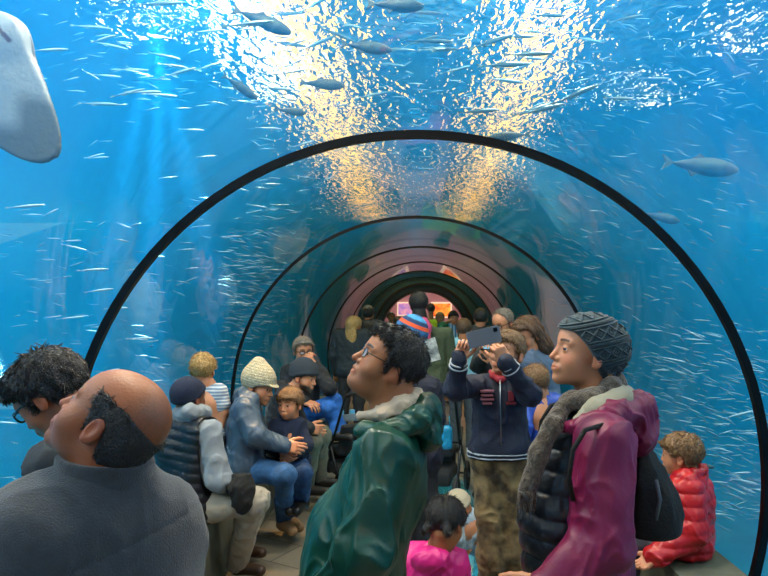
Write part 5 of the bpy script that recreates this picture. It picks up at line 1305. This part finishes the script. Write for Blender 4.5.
for j in range(7):
    for i in range(2): V.append((np.array((i * .06 - .03, .006 * math.sin(j * 1.2), j * .022 - .065)) @ R_.T))
V2 = [v + np.array((0, .0015, 0)) for v in V]; n = len(V)
Fq = [(2 * j, 2 * j + 1, 2 * j + 3, 2 * j + 2) for j in range(6)] + [(n + 2 * j, n + 2 * j + 2, n + 2 * j + 3, n + 2 * j + 1) for j in range(6)]
m.add(V + V2, Fq); m.build('sheet', mat('leaflet_paper', '#c9cdc4', .8, col2='#8e958f', nscale=55), lf, smooth=True)
# dark coat bundle on the lap of the man in the padded vest, and his orange pouch
lb = empty('folded_coat', P(241, 486, 3.22), label='black coat bundled over the lap of the seated man in the padded vest', cat='coat')
solid('cloth', lambda p: smin(ell(p, (0, 0, .01), (.065, .09, .05), frame((1, 0, -.3))), ell(p, (.02, -.02, -.05), (.05, .075, .085)), .05) + folds(p, .016, 16, 5), (-.16, -.16, -.22), (.16, .16, .14), .008, mat('black_cloth', '#050607', .9, bump=.3), lb)
ob = empty('pouch', P(217, 492, 3.3), label='small orange pouch tucked at the hip of the man in the padded vest', cat='pouch')
solid('pouch', lambda p: rbox(p, (0, 0, 0), (.035, .02, .018), .012) + wr(p, .003, 50, 3), (-.06, -.05, -.05), (.06, .05, .05), .005, mat('orange_cloth', '#d4561c', .8), ob)

# ------------------------------------------------------------------ fish
def fish_mesh(name, L_, hgt, wid, m_, fork=.5, seg=14, dorsal=True):
    V = []; Fs = []; n = 10; N = seg
    for i in range(N + 1):
        t = i / N; x = L_ * (.5 - t * .86); pr = (math.sin(PI * min(1, t * .95 + .03)) ** .75) * (1 - .55 * t) * 1.35 + .03
        for j in range(n):
            a = 2 * PI * j / n; V.append((x, wid * pr * math.cos(a), hgt * pr * math.sin(a)))
    for i in range(N):
        for j in range(n): Fs.append((i * n + j, i * n + (j + 1) % n, (i + 1) * n + (j + 1) % n, (i + 1) * n + j))
    Fs.append(tuple(range(n))[::-1]); Fs.append(tuple(N * n + j for j in range(n)))
    def fin(pts, th=.004 * L_ / .2):
        k = len(V); q = len(pts)
        for y in (-th, th):
            for (x, z) in pts: V.append((x * L_, y, z * hgt))
        Fs.append(tuple(range(k, k + q))); Fs.append(tuple(range(k + 2 * q - 1, k + q - 1, -1)))
        for i in range(q): Fs.append((k + i, k + q + i, k + q + (i + 1) % q, k + (i + 1) % q))
    fin([(-.34, .0), (-.36, .12), (-.5, .95 * fork * 2), (-.45, .0), (-.5, -.95 * fork * 2), (-.36, -.12)])
    if dorsal: fin([(.08, .8), (-.02, 1.35), (-.12, .7)]); fin([(-.02, -.8), (-.1, -1.3), (-.16, -.55)])
    me = bpy.data.meshes.new(name); me.from_pydata(V, [], Fs); me.update(); me.polygons.foreach_set('use_smooth', [True] * len(me.polygons)); me.set_sharp_from_angle(angle=math.radians(50)); me.materials.append(m_)
    return me
silver = mat('fish_silver', '#94bccb', .35, .4); darkfish = mat('fish_back', '#22414a', .6, .0, col2='#3c5c5c', nscale=12)
fm_small = fish_mesh('anchovy', .13, .0052, .0045, silver, dorsal=False, seg=8, fork=.32); teal_silver = mat('fish_teal_silver', '#6d949a', .3, .6); fm_mid = fish_mesh('sardine', .24, .0105, .009, teal_silver, seg=10, fork=.4)
fm_big = fish_mesh('mackerel', .5, .058, .045, darkfish, seg=18, fork=.45)
def put_fish(me, name, loc_, yaw, pitch, s, label, group=None, cat='fish'):
    o = bpy.data.objects.new(name, me); COL.objects.link(o); o.location = loc_; o.rotation_euler = (0, pitch, yaw); o.scale = (s, s, s)
    return tag(o, label, cat, group)
def outside(p): return math.hypot(p[0] - cx(p[1]), p[2] - Z_T) > R_T + .16 and abs(p[0]) < 7.2 and -1.0 < p[2] < 3.85
BIG = [(262, 21, 3.0, .3, .28, .58, 'plump dark fish overhead to the left, highest of the larger fish'), (240, 87, 3.3, .6, .45, .42, 'dark fish nose up beside the left golden glitter band'),
       (322, 84, 3.4, 0, .08, .5, 'dark fish level overhead, left of centre'), (366, 47, 3.0, .2, .05, .5, 'olive dark fish under the bright surface above the tunnel crown'),
       (290, 111, 3.5, .1, .12, .36, 'small dark fish just above the first black ring, left of its top'), (700, 166, 3.9, .05, .1, .98, 'large grey-blue fish at the upper right'),
       (660, 217, 4.6, .1, .2, .62, 'grey fish below and left of the large fish at the upper right'), (706, 466, 3.5, .1, .2, .2, 'small pale fish behind the boy in the red jacket'),
       (510, 136, 3.3, PI, .08, .45, 'slim pale blue fish right of the top of the first ring'), (395, 5, 2.7, .1, 0, .5, 'dark fish at the very top edge near the middle')]
for px, py, d, yw, pt, s, lab in BIG:
    put_fish(fm_big, 'mackerel', P(px, py, d), yw, pt if abs(yw) < 1 else -pt * -1, s, lab)
rf_ = random.Random(21)
def school(n, me, name, lab, grp, box, dr, yaw, pitch, sr, cat='fish'):
    k = 0; tries = 0
    while k < n and tries < n * 40:
        tries += 1
        px = rf_.uniform(box[0], box[2]); py = rf_.uniform(box[1], box[3]); d = rf_.uniform(*dr); p = P(px, py, d)
        if not outside(p): continue
        put_fish(me, name, p, yaw + rf_.gauss(0, .35), pitch + rf_.gauss(0, .16), rf_.uniform(*sr), lab, grp); k += 1
school(62, fm_small, 'anchovy', 'tiny silver fish scattered in the open blue water at upper left', 'scattered fish at upper left', (20, 20, 330, 340), (2.4, 5.5), .1, -.03, (.7, 1.3))
school(46, fm_mid, 'sardine', 'slender silver-grey fish gliding close overhead under the bright surface', 'slender fish overhead', (40, 0, 640, 112), (2.5, 4.2), .15, -.12, (.6, 1.1))
school(70, fm_small, 'anchovy', 'tiny silver fish in the dense shoal behind the seated group on the left', 'shoal on the left', (222, 250, 350, 400), (4.5, 7), .2, .1, (.6, 1.1))
school(75, fm_small, 'anchovy', 'tiny bright fish streaming past low on the right', 'shoal on the right', (600, 330, 768, 520), (2.6, 5.5), .1, .22, (.7, 1.4))
school(30, fm_small, 'anchovy', 'tiny silver fish low in the blue water at far left', 'scattered fish at lower left', (0, 330, 240, 560), (2.6, 6), .1, 0, (.7, 1.2))
school(50, fm_small, 'anchovy', 'tiny glinting fish high in the water at upper right', 'scattered fish at upper right', (540, 40, 768, 330), (3, 6.5), .3, .2, (.6, 1.2))

# everything beyond the three hundred nearest fish: the hazy body of the shoals
def shoal(n_, boxes):
    r_ = np.random.RandomState(31); V = []; Fq = []; k = 0
    prof = [(.5, 0.12), (.28, .8), (0, 1.0), (-.28, .55), (-.42, .15)]
    while k < n_:
        b_ = boxes[r_.randint(len(boxes))]; p = P(r_.uniform(b_[0], b_[2]), r_.uniform(b_[1], b_[3]), r_.uniform(b_[4], b_[5]))
        if not outside(p): continue
        L_ = r_.uniform(.07, .13); R_ = np.array(Euler((0, b_[7] + r_.normal() * .18, b_[6] + r_.normal() * .4)).to_matrix()); v0 = len(V)
        for t, w_ in prof:
            for a in range(4): V.append(p + R_ @ np.array((t * L_, w_ * .0045 * math.cos(a * PI / 2), w_ * .0055 * math.sin(a * PI / 2))))
        V += [p + R_ @ np.array((-.5 * L_, 0, .009)), p + R_ @ np.array((-.5 * L_, 0, -.009)), p + R_ @ np.array((-.38 * L_, .001, 0))]
        for i in range(4):
            for a in range(4): Fq.append((v0 + i * 4 + a, v0 + i * 4 + (a + 1) % 4, v0 + i * 4 + 4 + (a + 1) % 4, v0 + i * 4 + 4 + a))
        q = v0 + 20; Fq += [(q, v0 + 17, q + 2), (q + 1, v0 + 19, q + 2)]
        k += 1
    return V, Fq
Vs, Fq = shoal(2600, [(222, 230, 350, 400, 4.5, 8, .2, .1), (222, 230, 350, 400, 4.5, 8, .2, .1), (600, 320, 768, 530, 3.2, 7, .1, .22), (600, 360, 768, 520, 2.8, 6, .1, .22), (0, 200, 330, 576, 4, 8, .1, 0),
    (430, 230, 600, 340, 4.5, 8, .3, .2), (540, 20, 768, 320, 4, 8, .3, .25), (0, 0, 768, 110, 3.4, 6, .15, -.1), (250, 100, 560, 220, 4, 9, .2, 0)])
mesh_obj('anchovy_shoal', Vs, Fq, mat('shoal_silver', '#5d93a8', .45, .2), kind='stuff', label='hazy mass of tiny silver fish farther out in the water all round the tunnel', cat='fish')

# the ray gliding over the left wall
ry = empty('ray', P(-20, 60, 2.15), (0, math.radians(-38.5), 0), label='large pale-bellied ray gliding over the glass at upper left', cat='ray')
def rayf(p):
    q = p.copy(); x, y, z = q[:, 0], q[:, 1], q[:, 2]
    # disc lies in the x-z plane facing the tunnel; wing tips along z
    span = .43; c = np.clip(1 - np.abs(z) / span, 0, 1)
    front = .17 * c ** .55 - .0; back = -.2 * c ** .4
    th = .006 + .04 * c ** 1.6
    ins = np.maximum(x - front, back - x); e = np.maximum(np.maximum(ins * .7, np.abs(y) - th * np.clip(1 - (ins + .1) * 3, .3, 1)), np.abs(z) - span)
    e = smin(e, ell(p, (.12, 0, 0), (.07, .035, .075)), .04)
    return e - .003
V_, Q_ = nets(rayf, (-.3, -.08, -.48), (.25, .08, .48), .008)
C_ = np.tile(srgb('#93a1a3')[:3], (len(V_), 1)); dk = np.array(srgb('#34484d')[:3])
w_k = np.clip((np.abs(V_[:, 2]) - .2 + .03 * np.sin(V_[:, 0] * 40)) * 14, 0, 1)[:, None] * .8 * (V_[:, 0] > -.4)[:, None]; C_ = C_ * (1 - w_k) + dk * w_k
C_[(V_[:, 1] > .0)] = dk
mo_ = (np.abs(V_[:, 0] - .13) < .008) & (np.abs(V_[:, 2]) < .045) & (V_[:, 1] < 0); C_[mo_] = np.array(srgb('#4a3434')[:3])
rm = mat('ray_skin', '#b9c4c6', .5, bump=.2, bscale=60); nt = rm.node_tree; at = nt.nodes.new('ShaderNodeAttribute'); at.attribute_name = 'Col'; nt.links.new(at.outputs['Color'], nt.nodes['Principled BSDF'].inputs['Base Color'])
rb_ = npmesh('body', V_, Q_, rm, ry, col=C_)
m = MB(); m.tube([(-.15, 0, 0), (-.35, .02, .02), (-.6, .03, -.02), (-.8, .02, .03)], [.014, .009, .006, .003], 8); m.build('tail', rm, ry, smooth=True)
for sg in (-1, 1):
    for k in range(5):
        m = MB(); m.tube([(.045 - k * .022, -.044, sg * .03), (.04 - k * .022, -.042, sg * .055)], .0035, 6); m.build('gill', mat('gill_slit', '#5b4a48', .8), ry, smooth=True)
